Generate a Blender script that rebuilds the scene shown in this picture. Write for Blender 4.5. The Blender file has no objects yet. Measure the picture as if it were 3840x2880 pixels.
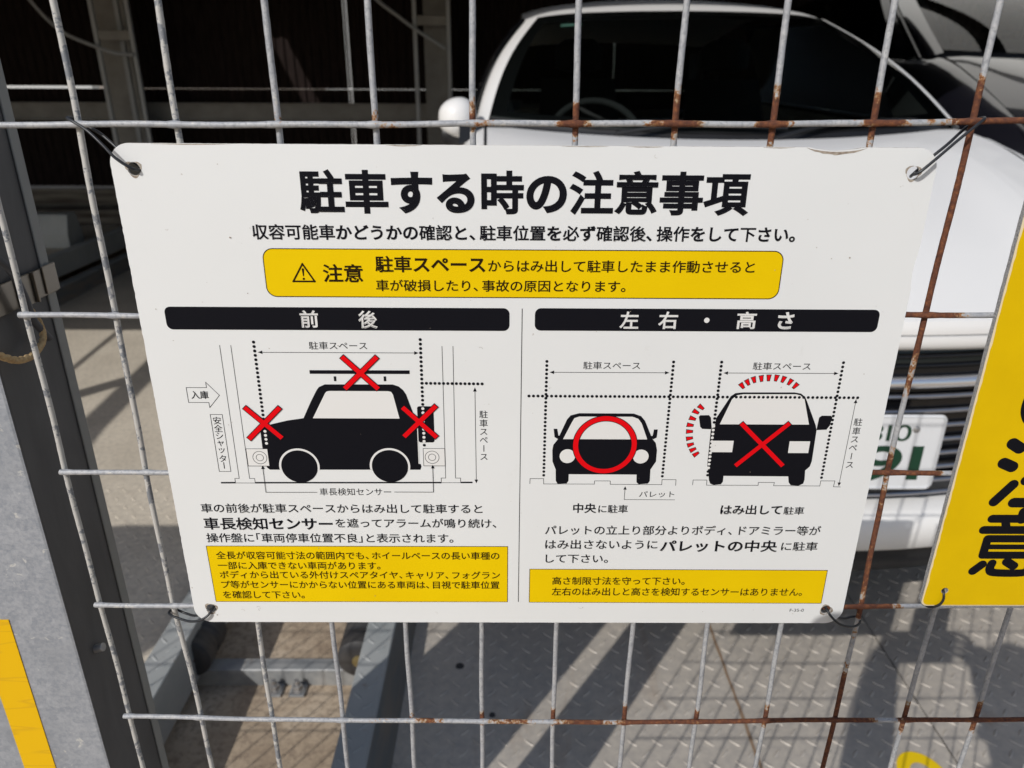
import bpy, bmesh, math, random
from mathutils import Vector, Matrix, Euler, Quaternion
random.seed(7)
SC = bpy.context.scene
COL = SC.collection
PI = math.pi

# ------------------------------------------------------------------ camera
cd = bpy.data.cameras.new('camera')
cam = bpy.data.objects.new('camera', cd)
COL.objects.link(cam)
cam.location = (0.0, 0.0, 1.34)
cam.rotation_euler = (1.1774928, -0.0041287, -0.0025969)
cd.sensor_width = 36.0
cd.sensor_fit = 'HORIZONTAL'
cd.lens = 26.07
cd.clip_start = 0.01
cd.clip_end = 2000.0
cd.dof.use_dof = True
cd.dof.focus_distance = 0.432
cd.dof.aperture_fstop = 26.07 / 2.1
SC.camera = cam

# ------------------------------------------------------------------ world, sun, exposure
SUN_DIR = Vector((0.453, 0.667, -0.591)).normalized()
SUN_EL = math.asin(-SUN_DIR.z)
world = bpy.data.worlds.new('World')
SC.world = world
world.use_nodes = True
wn = world.node_tree
bg = wn.nodes['Background']
sky = wn.nodes.new('ShaderNodeTexSky')
sky.sky_type = 'NISHITA'
sky.sun_disc = False
sky.sun_elevation = SUN_EL
sky.sun_rotation = math.atan2(-SUN_DIR.x, -SUN_DIR.y)
sky.air_density = 1.0
sky.dust_density = 1.3
wn.links.new(sky.outputs[0], bg.inputs[0])
bg.inputs[1].default_value = 0.13
sd = bpy.data.lights.new('sun', 'SUN')
sd.energy = 3.5
sd.angle = math.radians(0.35)
sd.color = (1.0, 0.975, 0.94)
sun = bpy.data.objects.new('sun', sd)
COL.objects.link(sun)
sun.location = (-3, -4, 6)
sun.rotation_euler = SUN_DIR.to_track_quat('-Z', 'Y').to_euler()
SC.view_settings.view_transform = 'Standard'
SC.view_settings.look = 'None'
SC.view_settings.gamma = 1.0
SC.view_settings.exposure = -0.34
SC.cycles.max_bounces = 8
SC.cycles.transparent_max_bounces = 12
SC.cycles.caustics_reflective = False
SC.cycles.caustics_refractive = False

# ------------------------------------------------------------------ helpers
def lin(c):
    return tuple((x / 12.92 if x <= 0.04045 else ((x + 0.055) / 1.055) ** 2.4) for x in c)

def mat(name, color, rough=0.6, metal=0.0, spec=0.5, coat=0.0):
    m = bpy.data.materials.new(name)
    m.use_nodes = True
    b = m.node_tree.nodes['Principled BSDF']
    b.inputs['Base Color'].default_value = (*color, 1)
    b.inputs['Roughness'].default_value = rough
    b.inputs['Metallic'].default_value = metal
    b.inputs['Specular IOR Level'].default_value = spec
    b.inputs['Coat Weight'].default_value = coat
    b.inputs['Coat Roughness'].default_value = 0.03
    return m

class NT:
    """small helper that adds nodes to a material"""
    def __init__(s, m):
        s.t = m.node_tree
        s.b = s.t.nodes['Principled BSDF']
        s.co = s.t.nodes.new('ShaderNodeTexCoord')
    def link(s, a, b): s.t.links.new(a, b)
    def noise(s, scale, detail=4, rough=0.55, dist=0.0, vec=None, mapping=None):
        n = s.t.nodes.new('ShaderNodeTexNoise')
        n.inputs['Scale'].default_value = scale
        n.inputs['Detail'].default_value = detail
        n.inputs['Roughness'].default_value = rough
        n.inputs['Distortion'].default_value = dist
        v = vec or s.co.outputs['Object']
        if mapping:
            mp = s.t.nodes.new('ShaderNodeMapping')
            mp.inputs['Scale'].default_value = mapping
            s.link(v, mp.inputs['Vector'])
            v = mp.outputs['Vector']
        s.link(v, n.inputs['Vector'])
        return n.outputs['Fac']
    def voro(s, scale, feature='F1', out='Color'):
        n = s.t.nodes.new('ShaderNodeTexVoronoi')
        n.feature = feature
        n.inputs['Scale'].default_value = scale
        s.link(s.co.outputs['Object'], n.inputs['Vector'])
        return n.outputs[out]
    def ramp(s, fac, stops, interp='LINEAR'):
        n = s.t.nodes.new('ShaderNodeValToRGB')
        n.color_ramp.interpolation = interp
        e = n.color_ramp.elements
        while len(e) < len(stops): e.new(0.5)
        for k, (p, c) in zip(e, stops):
            k.position = p
            k.color = (*c, 1) if isinstance(c, tuple) else (c, c, c, 1)
        s.link(fac, n.inputs['Fac'])
        return n.outputs['Color']
    def mix(s, fac, a, b, mode='MIX'):
        n = s.t.nodes.new('ShaderNodeMix')
        n.data_type = 'RGBA'
        n.blend_type = mode
        for sock, val in ((n.inputs[0], fac), (n.inputs[6], a), (n.inputs[7], b)):
            if isinstance(val, (int, float)): sock.default_value = val if sock.type == 'VALUE' else (val, val, val, 1)
            elif isinstance(val, tuple): sock.default_value = (*val, 1)
            else: s.link(val, sock)
        return n.outputs[2]
    def math(s, op, a, b=0.0, clamp=False):
        n = s.t.nodes.new('ShaderNodeMath')
        n.operation = op
        n.use_clamp = clamp
        for sock, val in ((n.inputs[0], a), (n.inputs[1], b)):
            if isinstance(val, (int, float)): sock.default_value = val
            else: s.link(val, sock)
        return n.outputs[0]
    def attr(s, name):
        n = s.t.nodes.new('ShaderNodeAttribute')
        n.attribute_name = name
        return n.outputs['Fac']
    def bump(s, h, strength=0.3, dist=0.001):
        n = s.t.nodes.new('ShaderNodeBump')
        n.inputs['Strength'].default_value = strength
        n.inputs['Distance'].default_value = dist
        s.link(h, n.inputs['Height'])
        s.link(n.outputs[0], s.b.inputs['Normal'])
    def color(s, c): s.link(c, s.b.inputs['Base Color'])
    def rough(s, r): s.link(r, s.b.inputs['Roughness'])

class MB:
    """collects verts and faces; build() links them as ONE mesh object"""
    def __init__(s): s.v = []; s.f = []; s.m = []
    def add(s, vs, fs, mi=0):
        o = len(s.v)
        s.v += [tuple(p) for p in vs]
        s.f += [tuple(i + o for i in f) for f in fs]
        s.m += [mi] * len(fs)
        return s
    def box(s, x0, x1, y0, y1, z0, z1, mi=0):
        v = [(x, y, z) for z in (z0, z1) for y in (y0, y1) for x in (x0, x1)]
        return s.add(v, [(0, 2, 3, 1), (4, 5, 7, 6), (0, 1, 5, 4), (2, 6, 7, 3), (0, 4, 6, 2), (1, 3, 7, 5)], mi)
    def cyl(s, a, b, r, n=20, mi=0, r2=None, cap=True):
        a, b = Vector(a), Vector(b)
        r2 = r if r2 is None else r2
        d = (b - a).normalized()
        q = d.to_track_quat('Z', 'Y')
        vs = []
        for p, rr in ((a, r), (b, r2)):
            for k in range(n):
                t = 2 * PI * k / n
                vs.append(p + q @ Vector((math.cos(t) * rr, math.sin(t) * rr, 0)))
        fs = [(k, (k + 1) % n, n + (k + 1) % n, n + k) for k in range(n)]
        if cap: fs += [tuple(range(n - 1, -1, -1)), tuple(range(n, 2 * n))]
        return s.add(vs, fs, mi)
    def lathe(s, origin, axis, prof, n=32, mi=0):
        """prof: list of (distance along axis, radius)"""
        o = Vector(origin); q = Vector(axis).to_track_quat('Z', 'Y')
        vs = []
        for h, r in prof:
            for k in range(n):
                t = 2 * PI * k / n
                vs.append(o + q @ Vector((math.cos(t) * r, math.sin(t) * r, h)))
        fs = []
        for i in range(len(prof) - 1):
            for k in range(n):
                fs.append((i * n + k, i * n + (k + 1) % n, (i + 1) * n + (k + 1) % n, (i + 1) * n + k))
        fs += [tuple(range(n - 1, -1, -1)), tuple((len(prof) - 1) * n + k for k in range(n))]
        return s.add(vs, fs, mi)
    def tube(s, pts, r, n=8, mi=0, cap=True):
        pts = [Vector(p) for p in pts]
        up = None; rings = []
        for i, p in enumerate(pts):
            d = (pts[min(i + 1, len(pts) - 1)] - pts[max(i - 1, 0)]).normalized()
            if up is None:
                up = Vector((0, 1, 0)) if abs(d.y) < 0.9 else Vector((1, 0, 0))
            up = (up - d * up.dot(d)).normalized()
            sd = d.cross(up)
            rr = r(i) if callable(r) else r
            rings.append([p + (up * math.cos(2 * PI * k / n) + sd * math.sin(2 * PI * k / n)) * rr for k in range(n)])
        vs = [q for rg in rings for q in rg]
        fs = []
        for i in range(len(rings) - 1):
            for k in range(n):
                fs.append((i * n + k, i * n + (k + 1) % n, (i + 1) * n + (k + 1) % n, (i + 1) * n + k))
        if cap:
            fs += [tuple(range(n - 1, -1, -1)), tuple((len(rings) - 1) * n + k for k in range(n))]
        return s.add(vs, fs, mi)
    def grid(s, fn, nu, nv, mi=0, closed=False):
        vs = [fn(i / nu, j / nv) for j in range(nv + 1) for i in range(nu + 1)]
        fs = [(j * (nu + 1) + i, j * (nu + 1) + i + 1, (j + 1) * (nu + 1) + i + 1, (j + 1) * (nu + 1) + i) for j in range(nv) for i in range(nu)]
        return s.add(vs, fs, mi)
    def prism(s, poly, y0, y1, mi=0):
        """poly in (x, z), extruded along y"""
        n = len(poly)
        vs = [(x, y0, z) for x, z in poly] + [(x, y1, z) for x, z in poly]
        fs = [tuple(range(n)), tuple(range(2 * n - 1, n - 1, -1))] + [(k, n + k, n + (k + 1) % n, (k + 1) % n) for k in range(n)]
        return s.add(vs, fs, mi)
    def prism_along(s, poly, a0, a1, mi=0):
        """poly in (y, z), extruded along x"""
        n = len(poly)
        vs = [(a0, y, z) for y, z in poly] + [(a1, y, z) for y, z in poly]
        fs = [tuple(range(n - 1, -1, -1)), tuple(range(n, 2 * n))] + [(k, (k + 1) % n, n + (k + 1) % n, n + k) for k in range(n)]
        return s.add(vs, fs, mi)
    def build(s, name, mats, parent=None, smooth=False, bevel=0.0, seg=2, angle=40):
        me = bpy.data.meshes.new(name)
        me.from_pydata(s.v, [], s.f)
        me.update()
        mats = mats if isinstance(mats, (list, tuple)) else [mats]
        for m in mats: me.materials.append(m)
        if len(mats) > 1: me.polygons.foreach_set('material_index', s.m)
        bm = bmesh.new(); bm.from_mesh(me)
        bmesh.ops.recalc_face_normals(bm, faces=bm.faces)
        bm.to_mesh(me); bm.free()
        o = bpy.data.objects.new(name, me)
        COL.objects.link(o)
        if parent: o.parent = parent
        if smooth:
            me.shade_smooth()
            try: me.set_sharp_from_angle(angle=math.radians(angle))
            except Exception: pass
        if bevel:
            b = o.modifiers.new('bevel', 'BEVEL')
            b.width = bevel; b.segments = seg; b.limit_method = 'ANGLE'; b.angle_limit = math.radians(35)
        return o

def tag(o, label=None, cat=None, group=None, kind=None):
    if label: o['label'] = label
    if cat: o['category'] = cat
    if group: o['group'] = group
    if kind: o['kind'] = kind
    return o

def empty(name, loc, rot=(0, 0, 0)):
    o = bpy.data.objects.new(name, None)
    o.empty_display_size = 0.05
    COL.objects.link(o)
    o.location = loc
    o.rotation_euler = rot
    return o

def smooth_path(pts, k=8):
    """Catmull-Rom through the points"""
    P = [Vector(p) for p in pts]
    P = [P[0] * 2 - P[1]] + P + [P[-1] * 2 - P[-2]]
    out = []
    for i in range(1, len(P) - 2):
        a, b, c, d = P[i - 1:i + 3]
        for j in range(k):
            t = j / k
            out.append(0.5 * ((2 * b) + (c - a) * t + (2 * a - 5 * b + 4 * c - d) * t * t + (3 * b - a - 3 * c + d) * t ** 3))
    out.append(P[-2])
    return out

# ------------------------------------------------------------------ materials
M = {}
def make_materials():
    # galvanised wire, light coat peeling, rust driven by a per-vertex wear value
    m = mat('galvanised_wire', (0.5, 0.5, 0.5), 0.5); n = NT(m)
    spk = n.noise(520, 4, 0.65)
    pat = n.noise(160, 4, 0.6)
    base = n.ramp(pat, [(0.35, (0.34, 0.35, 0.37)), (0.65, (0.455, 0.455, 0.455))])
    base = n.mix(n.ramp(spk, [(0.38, 0.7), (0.50, 0.0)]), base, (0.24, 0.25, 0.265))
    peel = n.noise(130, 5, 0.7)
    base = n.mix(n.ramp(n.attr('coat'), [(0.82, 0.0), (0.98, 0.85)]), base, (0.19, 0.20, 0.215))
    base = n.mix(n.ramp(n.math('MULTIPLY', peel, n.attr('coat')), [(0.46, 0.0), (0.50, 1.0)]), base, (0.52, 0.505, 0.47))
    rn = n.noise(330, 5, 0.7)
    rm = n.math('ADD', n.attr('rust'), n.math('MULTIPLY', n.math('SUBTRACT', rn, 0.5), 1.25))
    mask = n.ramp(rm, [(0.46, 0.0), (0.57, 1.0)])
    rc = n.ramp(n.noise(420, 4, 0.7), [(0.3, (0.055, 0.020, 0.013)), (0.52, (0.135, 0.046, 0.022)), (0.72, (0.26, 0.095, 0.030))])
    yel = n.mix(n.ramp(n.noise(240, 3), [(0.45, 0.0), (0.7, 1.0)]), (0.42, 0.20, 0.06), (0.50, 0.37, 0.19))
    rc = n.mix(n.ramp(rm, [(0.5, 0.0), (0.66, 1.0)]), yel, rc)
    n.color(n.mix(mask, base, rc))
    n.rough(n.mix(mask, 0.42, 0.9))
    n.bump(n.math('ADD', rn, spk), 0.35, 0.0006)
    M['wire'] = m
    # printed sign face
    m = mat('sign_white', (0.8, 0.79, 0.76), 0.38); n = NT(m)
    big = n.noise(9, 3); c = n.ramp(big, [(0.3, (0.765, 0.772, 0.758)), (0.7, (0.79, 0.797, 0.785))])
    spots = n.noise(260, 2, 0.5)
    c = n.mix(n.ramp(spots, [(0.755, 0.0), (0.79, 0.55)]), c, (0.32, 0.26, 0.20))
    sm = n.noise(22, 6, 0.7, 1.5)
    c = n.mix(n.ramp(sm, [(0.66, 0.0), (0.8, 0.16)]), c, (0.45, 0.40, 0.33))
    n.color(c); M['sign_white'] = m
    m = mat('sign_edge', (0.62, 0.58, 0.52), 0.7); n = NT(m)
    n.color(n.ramp(n.noise(180, 4), [(0.38, (0.22, 0.17, 0.13)), (0.55, (0.66, 0.62, 0.56))])); M['sign_edge'] = m
    m = mat('chipped_plastic', (0.35, 0.28, 0.22), 0.85); n = NT(m)
    n.color(n.ramp(n.noise(300, 4), [(0.35, (0.20, 0.15, 0.11)), (0.7, (0.52, 0.46, 0.38))])); M['chip'] = m
    m = mat('print_black', (0.007, 0.007, 0.010), 0.6, 0, 0.07); n = NT(m)
    n.color(n.mix(n.ramp(n.noise(700, 2), [(0.76, 0.0), (0.82, 0.4)]), (0.007, 0.007, 0.010), (0.12, 0.12, 0.12))); M['black'] = m
    m = mat('print_yellow', (0.88, 0.56, 0.003), 0.6, 0, 0.05); n = NT(m)
    n.color(n.ramp(n.noise(14, 4), [(0.3, (0.80, 0.535, 0.002)), (0.7, (0.85, 0.585, 0.002))])); M['yellow'] = m
    M['red'] = mat('print_red', (0.76, 0.004, 0.008), 0.6, 0, 0.05)
    M['print_white'] = mat('print_white', (0.78, 0.77, 0.745), 0.4)
    M['brown_ink'] = mat('ink_on_yellow', (0.022, 0.011, 0.003), 0.6, 0, 0.07)
    m = mat('yellow_sign_face', (0.74, 0.47, 0.004), 0.5, 0, 0.08); n = NT(m)
    c = n.ramp(n.noise(30, 4), [(0.3, (0.70, 0.455, 0.002)), (0.7, (0.76, 0.50, 0.002))])
    n.color(n.mix(n.ramp(n.noise(420, 2), [(0.76, 0.0), (0.8, 0.5)]), c, (0.3, 0.2, 0.05))); M['sign_yellow'] = m
    m = mat('composite_core', (0.36, 0.36, 0.36), 0.8); n = NT(m)
    n.color(n.ramp(n.noise(900, 3, 0.7), [(0.35, (0.20, 0.20, 0.20)), (0.65, (0.46, 0.45, 0.44))]))
    n.bump(n.noise(900, 3), 0.8, 0.001); M['core'] = m
    M['cream_edge'] = mat('cream_edge', (0.80, 0.66, 0.42), 0.6)
    M['floor_paint'] = mat('floor_paint', (0.85, 0.58, 0.006), 0.5, 0, 0.3)
    M['rust_weld'] = mat('rust_weld', (0.26, 0.175, 0.11), 0.9)
    M['dull_cable'] = mat('dull_cable', (0.07, 0.07, 0.075), 0.6)
    M['outside_white'] = mat('outside_white', (0.75, 0.75, 0.72), 0.8)
    M['tie'] = mat('black_cable', (0.018, 0.020, 0.024), 0.38)
    # steel post, spangled zinc
    m = mat('zinc_steel', (0.45, 0.46, 0.48), 0.5, 0.25); n = NT(m)
    sp = n.voro(160); sp2 = n.noise(380, 4, 0.7)
    c = n.mix(0.5, n.ramp(sp, [(0.2, (0.29, 0.31, 0.345)), (0.8, (0.40, 0.415, 0.445))]), n.ramp(sp2, [(0.38, (0.27, 0.295, 0.335)), (0.62, (0.44, 0.45, 0.47))]))
    fl = n.noise(70, 5, 0.6, 0.8)
    c = n.mix(n.ramp(fl, [(0.645, 0.0), (0.665, 0.7)]), c, (0.62, 0.61, 0.57))
    c = n.mix(n.ramp(n.noise(18, 5), [(0.55, 0.0), (0.75, 0.5)]), c, (0.27, 0.285, 0.31))
    n.color(c); n.rough(n.ramp(sp2, [(0.3, 0.42), (0.7, 0.62)])); n.bump(sp2, 0.15, 0.0006); M['zinc'] = m
    m = mat('shaded_post_side', (0.14, 0.14, 0.145), 0.6, 0.15); n = NT(m)  # darker copy of the post steel, its shade put into the colour
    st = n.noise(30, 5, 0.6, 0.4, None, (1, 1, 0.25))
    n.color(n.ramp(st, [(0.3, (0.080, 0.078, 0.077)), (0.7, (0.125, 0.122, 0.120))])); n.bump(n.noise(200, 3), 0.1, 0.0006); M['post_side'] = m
    m = mat('tape_yellow', (0.80, 0.47, 0.004), 0.45, 0, 0.2); n = NT(m)
    wv = n.noise(8, 2, 0.5, 0.0, None, (1, 1, 6))
    n.color(n.mix(n.ramp(wv, [(0.48, 0.0), (0.50, 0.4), (0.52, 0.0)]), (0.80, 0.47, 0.004), (0.55, 0.30, 0.02))); M['tape'] = m
    # checker plate
    m = mat('checker_plate', (0.35, 0.34, 0.32), 0.55, 0.1); n = NT(m)
    c = n.ramp(n.noise(3.2, 6, 0.6), [(0.3, (0.47, 0.42, 0.355)), (0.7, (0.60, 0.54, 0.46))])
    c = n.mix(n.ramp(n.noise(45, 5, 0.65), [(0.35, 0.5), (0.6, 0.0)]), c, (0.33, 0.305, 0.28))
    ru = n.noise(2.1, 6, 0.7, 1.2, None, (1.6, 0.5, 1))
    c = n.mix(n.ramp(ru, [(0.57, 0.0), (0.70, 0.6)]), c, (0.30, 0.19, 0.11))
    n.color(c); n.rough(n.ramp(n.noise(20, 4), [(0.3, 0.42), (0.7, 0.68)])); n.bump(n.noise(140, 4), 0.15, 0.001); M['plate'] = m
    m = mat('checker_plate_dusty', (0.4, 0.36, 0.3), 0.8); n = NT(m)
    c = n.ramp(n.noise(4, 6, 0.6), [(0.3, (0.56, 0.49, 0.39)), (0.7, (0.70, 0.62, 0.50))])
    c = n.mix(n.ramp(n.noise(60, 4), [(0.35, 0.35), (0.55, 0.0)]), c, (0.28, 0.25, 0.21))
    n.color(c); M['plate_dusty'] = m
    m = mat('painted_steel', (0.36, 0.37, 0.36), 0.5); n = NT(m)
    c = n.ramp(n.noise(6, 5), [(0.3, (0.30, 0.315, 0.31)), (0.7, (0.41, 0.415, 0.40))])
    n.color(n.mix(n.ramp(n.noise(26, 5, 0.7), [(0.62, 0.0), (0.72, 0.6)]), c, (0.24, 0.17, 0.11))); M['kerb'] = m
    m = mat('shaded_riser', (0.2, 0.2, 0.19), 0.6); n = NT(m)  # kerb's inner face: shade put into a darker tone, plus rust tint
    n.color(n.ramp(n.noise(5, 5, 0.6, 0, None, (1, 1, 6)), [(0.35, (0.15, 0.155, 0.155)), (0.7, (0.24, 0.20, 0.16))])); M['riser'] = m
    # concrete ground
    m = mat('stained_concrete', (0.3, 0.25, 0.2), 0.9); n = NT(m)
    c = n.ramp(n.noise(5, 7, 0.65), [(0.3, (0.30, 0.225, 0.155)), (0.5, (0.47, 0.37, 0.265)), (0.7, (0.60, 0.50, 0.38))])
    c = n.mix(n.ramp(n.noise(70, 5, 0.7), [(0.38, 0.6), (0.52, 0.0)]), c, (0.22, 0.165, 0.12))
    c = n.mix(n.ramp(n.noise(150, 2), [(0.70, 0.0), (0.74, 0.8)]), c, (0.05, 0.045, 0.04))
    n.color(c); n.bump(n.noise(90, 6, 0.7), 0.6, 0.003); M['concrete'] = m
    m = mat('rail_steel', (0.33, 0.34, 0.34), 0.5, 0.2); n = NT(m)
    c = n.ramp(n.noise(25, 5), [(0.35, (0.27, 0.28, 0.285)), (0.65, (0.40, 0.40, 0.39))])
    n.color(n.mix(n.ramp(n.noise(11, 5, 0.7), [(0.6, 0.0), (0.7, 0.5)]), c, (0.22, 0.14, 0.08))); M['rail'] = m
    m = mat('worn_rubber', (0.035, 0.034, 0.036), 0.6); n = NT(m)
    n.color(n.ramp(n.noise(12, 4, 0.6, 0, None, (1, 8, 1)), [(0.35, (0.03, 0.03, 0.033)), (0.7, (0.075, 0.068, 0.062))])); M['rubber'] = m
    M['rust_hub'] = mat('rusty_hub', (0.14, 0.055, 0.025), 0.85)
    M['brass'] = mat('brass_hub', (0.38, 0.30, 0.14), 0.4, 0.7)
    m = mat('anchor_bolt', (0.40, 0.39, 0.38), 0.45, 0.6); M['bolt'] = m
    # dark cladding at the back
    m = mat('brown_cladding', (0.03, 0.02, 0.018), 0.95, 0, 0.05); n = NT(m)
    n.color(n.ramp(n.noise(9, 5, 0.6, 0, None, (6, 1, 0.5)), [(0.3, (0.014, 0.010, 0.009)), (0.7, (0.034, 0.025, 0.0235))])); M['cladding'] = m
    m = mat('beige_steel', (0.4, 0.38, 0.33), 0.6); n = NT(m)
    n.color(n.ramp(n.noise(7, 5), [(0.3, (0.22, 0.207, 0.195)), (0.7, (0.31, 0.295, 0.277))])); M['beige'] = m
    M['grey_tube'] = mat('grey_tube', (0.42, 0.43, 0.45), 0.5)
    m = mat('plinth_concrete', (0.3, 0.27, 0.23), 0.9); n = NT(m)
    n.color(n.ramp(n.noise(3, 6, 0.6, 0, None, (0.4, 1, 6)), [(0.35, (0.07, 0.052, 0.040)), (0.6, (0.25, 0.22, 0.18))])); M['plinth'] = m
    M['deck'] = mat('deck_steel', (0.018, 0.017, 0.016), 0.9, 0, 0.1)
    M['occluder'] = mat('occluder_paint', (0.5, 0.5, 0.47), 0.5)
    # cars
    m = mat('white_paint', (0.80, 0.785, 0.76), 0.4, 0, 0.3, 0.12); M['white_paint'] = m
    m = mat('black_paint', (0.008, 0.008, 0.012), 0.25, 0, 0.5, 1.0); m.node_tree.nodes['Principled BSDF'].inputs['Coat IOR'].default_value = 2.1; M['black_paint'] = m
    M['black_plastic'] = mat('black_plastic', (0.012, 0.012, 0.013), 0.45)
    M['gloss_black'] = mat('gloss_black', (0.006, 0.006, 0.007), 0.12)
    M['chrome'] = mat('chrome', (0.88, 0.88, 0.90), 0.22, 0.85)
    M['bar_grey'] = mat('grille_bar', (0.42, 0.42, 0.45), 0.28, 0.9)
    M['interior'] = mat('dark_interior', (0.022, 0.022, 0.022), 0.8)
    M['seat'] = mat('seat_fabric', (0.05, 0.05, 0.052), 0.9)
    M['tyre'] = mat('tyre', (0.02, 0.02, 0.02), 0.85)
    M['alloy'] = mat('alloy', (0.5, 0.5, 0.52), 0.3, 0.9)
    M['plate_white'] = mat('plate_white', (0.72, 0.73, 0.74), 0.35)
    M['plate_green'] = mat('plate_green', (0.004, 0.045, 0.022), 0.4)
    M['sticker'] = mat('green_sticker', (0.33, 0.62, 0.52), 0.5)
    M['lamp_lens'] = mat('lamp_lens', (0.55, 0.56, 0.58), 0.08, 0.3)
    m = bpy.data.materials.new('tinted_glass'); m.use_nodes = True
    t = m.node_tree; t.nodes.remove(t.nodes['Principled BSDF'])
    tr = t.nodes.new('ShaderNodeBsdfTransparent'); tr.inputs[0].default_value = (0.50, 0.55, 0.53, 1)
    gl = t.nodes.new('ShaderNodeBsdfGlossy'); gl.inputs['Roughness'].default_value = 0.0; gl.inputs[0].default_value = (0.9, 0.9, 0.9, 1)
    fr = t.nodes.new('ShaderNodeFresnel'); fr.inputs[0].default_value = 1.5
    mx = t.nodes.new('ShaderNodeMixShader')
    t.links.new(fr.outputs[0], mx.inputs[0]); t.links.new(tr.outputs[0], mx.inputs[1]); t.links.new(gl.outputs[0], mx.inputs[2])
    t.links.new(mx.outputs[0], t.nodes['Material Output'].inputs[0]); M['glass'] = m
    # people
    M['skin'] = mat('skin', (0.45, 0.28, 0.20), 0.55)
    M['shirt'] = mat('dark_jacket', (0.03, 0.035, 0.05), 0.9)
    M['trousers'] = mat('trousers', (0.06, 0.06, 0.065), 0.9)
    M['hair'] = mat('hair', (0.012, 0.01, 0.009), 0.6)
    M['phone'] = mat('phone', (0.02, 0.02, 0.022), 0.3)
    M['clamp'] = mat('stainless_band', (0.22, 0.195, 0.16), 0.3, 0.8)
    M['strip'] = mat('post_edge_strip', (0.25, 0.25, 0.235), 0.6)  # sky light on the post's lip, put into a paler tone
    m = mat('hemp_rope', (0.34, 0.22, 0.10), 0.95); n = NT(m)
    n.color(n.ramp(n.noise(400, 3), [(0.3, (0.40, 0.26, 0.12)), (0.7, (0.58, 0.42, 0.22))])); M['rope'] = m
make_materials()

# ------------------------------------------------------------------ flat printed shapes
def curve_fill(loops, extrude=0.0):
    """2D loops (metres) -> mesh in local x / z, facing -y; later loops cut holes"""
    c = bpy.data.curves.new('outline', 'CURVE')
    c.dimensions = '2D'; c.fill_mode = 'BOTH'; c.extrude = extrude
    for lp in loops:
        sp = c.splines.new('POLY'); sp.points.add(len(lp) - 1); sp.use_cyclic_u = True
        for p, q in zip(sp.points, lp): p.co = (q[0], q[1], 0, 1)
    o = bpy.data.objects.new('outline', c); COL.objects.link(o)
    bpy.context.view_layer.update()
    dg = bpy.context.evaluated_depsgraph_get()
    me = bpy.data.meshes.new_from_object(o.evaluated_get(dg), depsgraph=dg)
    vs = [(v.co.x, v.co.y, v.co.z) for v in me.vertices]; fs = [tuple(p.vertices) for p in me.polygons]
    bpy.data.objects.remove(o); bpy.data.curves.remove(c); bpy.data.meshes.remove(me)
    return vs, fs

GLYPH = {}
def glyph(ch):
    """outline of one character: points, faces and boundary edges, in em"""
    if ch in GLYPH: return GLYPH[ch]
    c = bpy.data.curves.new('glyph', 'FONT'); c.body = ch; c.size = 1.0; c.resolution_u = 8
    o = bpy.data.objects.new('glyph', c); COL.objects.link(o)
    bpy.context.view_layer.update()
    dg = bpy.context.evaluated_depsgraph_get()
    me = bpy.data.meshes.new_from_object(o.evaluated_get(dg), depsgraph=dg)
    vs = [(v.co.x, v.co.y) for v in me.vertices]; fs = [tuple(p.vertices) for p in me.polygons]
    cnt = {}
    for f in fs:
        for p, q in zip(f, f[1:] + f[:1]): cnt[(min(p, q), max(p, q))] = cnt.get((min(p, q), max(p, q)), 0) + 1
    def inside(x, y):
        for f in fs:
            ax, ay = vs[f[0]]
            for i in range(1, len(f) - 1):
                bx, by = vs[f[i]]; cx, cy = vs[f[i + 1]]
                d1 = (bx - ax) * (y - ay) - (by - ay) * (x - ax); d2 = (cx - bx) * (y - by) - (cy - by) * (x - bx); d3 = (ax - cx) * (y - cy) - (ay - cy) * (x - cx)
                if (d1 > 0 and d2 > 0 and d3 > 0) or (d1 < 0 and d2 < 0 and d3 < 0): return True
        return False
    ed = []
    for (p, q), k in cnt.items():
        if k != 1: continue
        dx, dy = vs[q][0] - vs[p][0], vs[q][1] - vs[p][1]; L = math.hypot(dx, dy)
        if L < 1e-6: continue
        mx, my = vs[p][0] + dx * .47, vs[p][1] + dy * .47; e = 0.0012
        right, left = inside(mx + dy / L * e, my - dx / L * e), inside(mx - dy / L * e, my + dx / L * e)
        if right == left: continue           # a seam inside the ink
        ed.append((q, p) if right else (p, q))
    bpy.data.objects.remove(o); bpy.data.curves.remove(c); bpy.data.meshes.remove(me)
    GLYPH[ch] = (vs, fs, ed)
    return GLYPH[ch]

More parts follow.
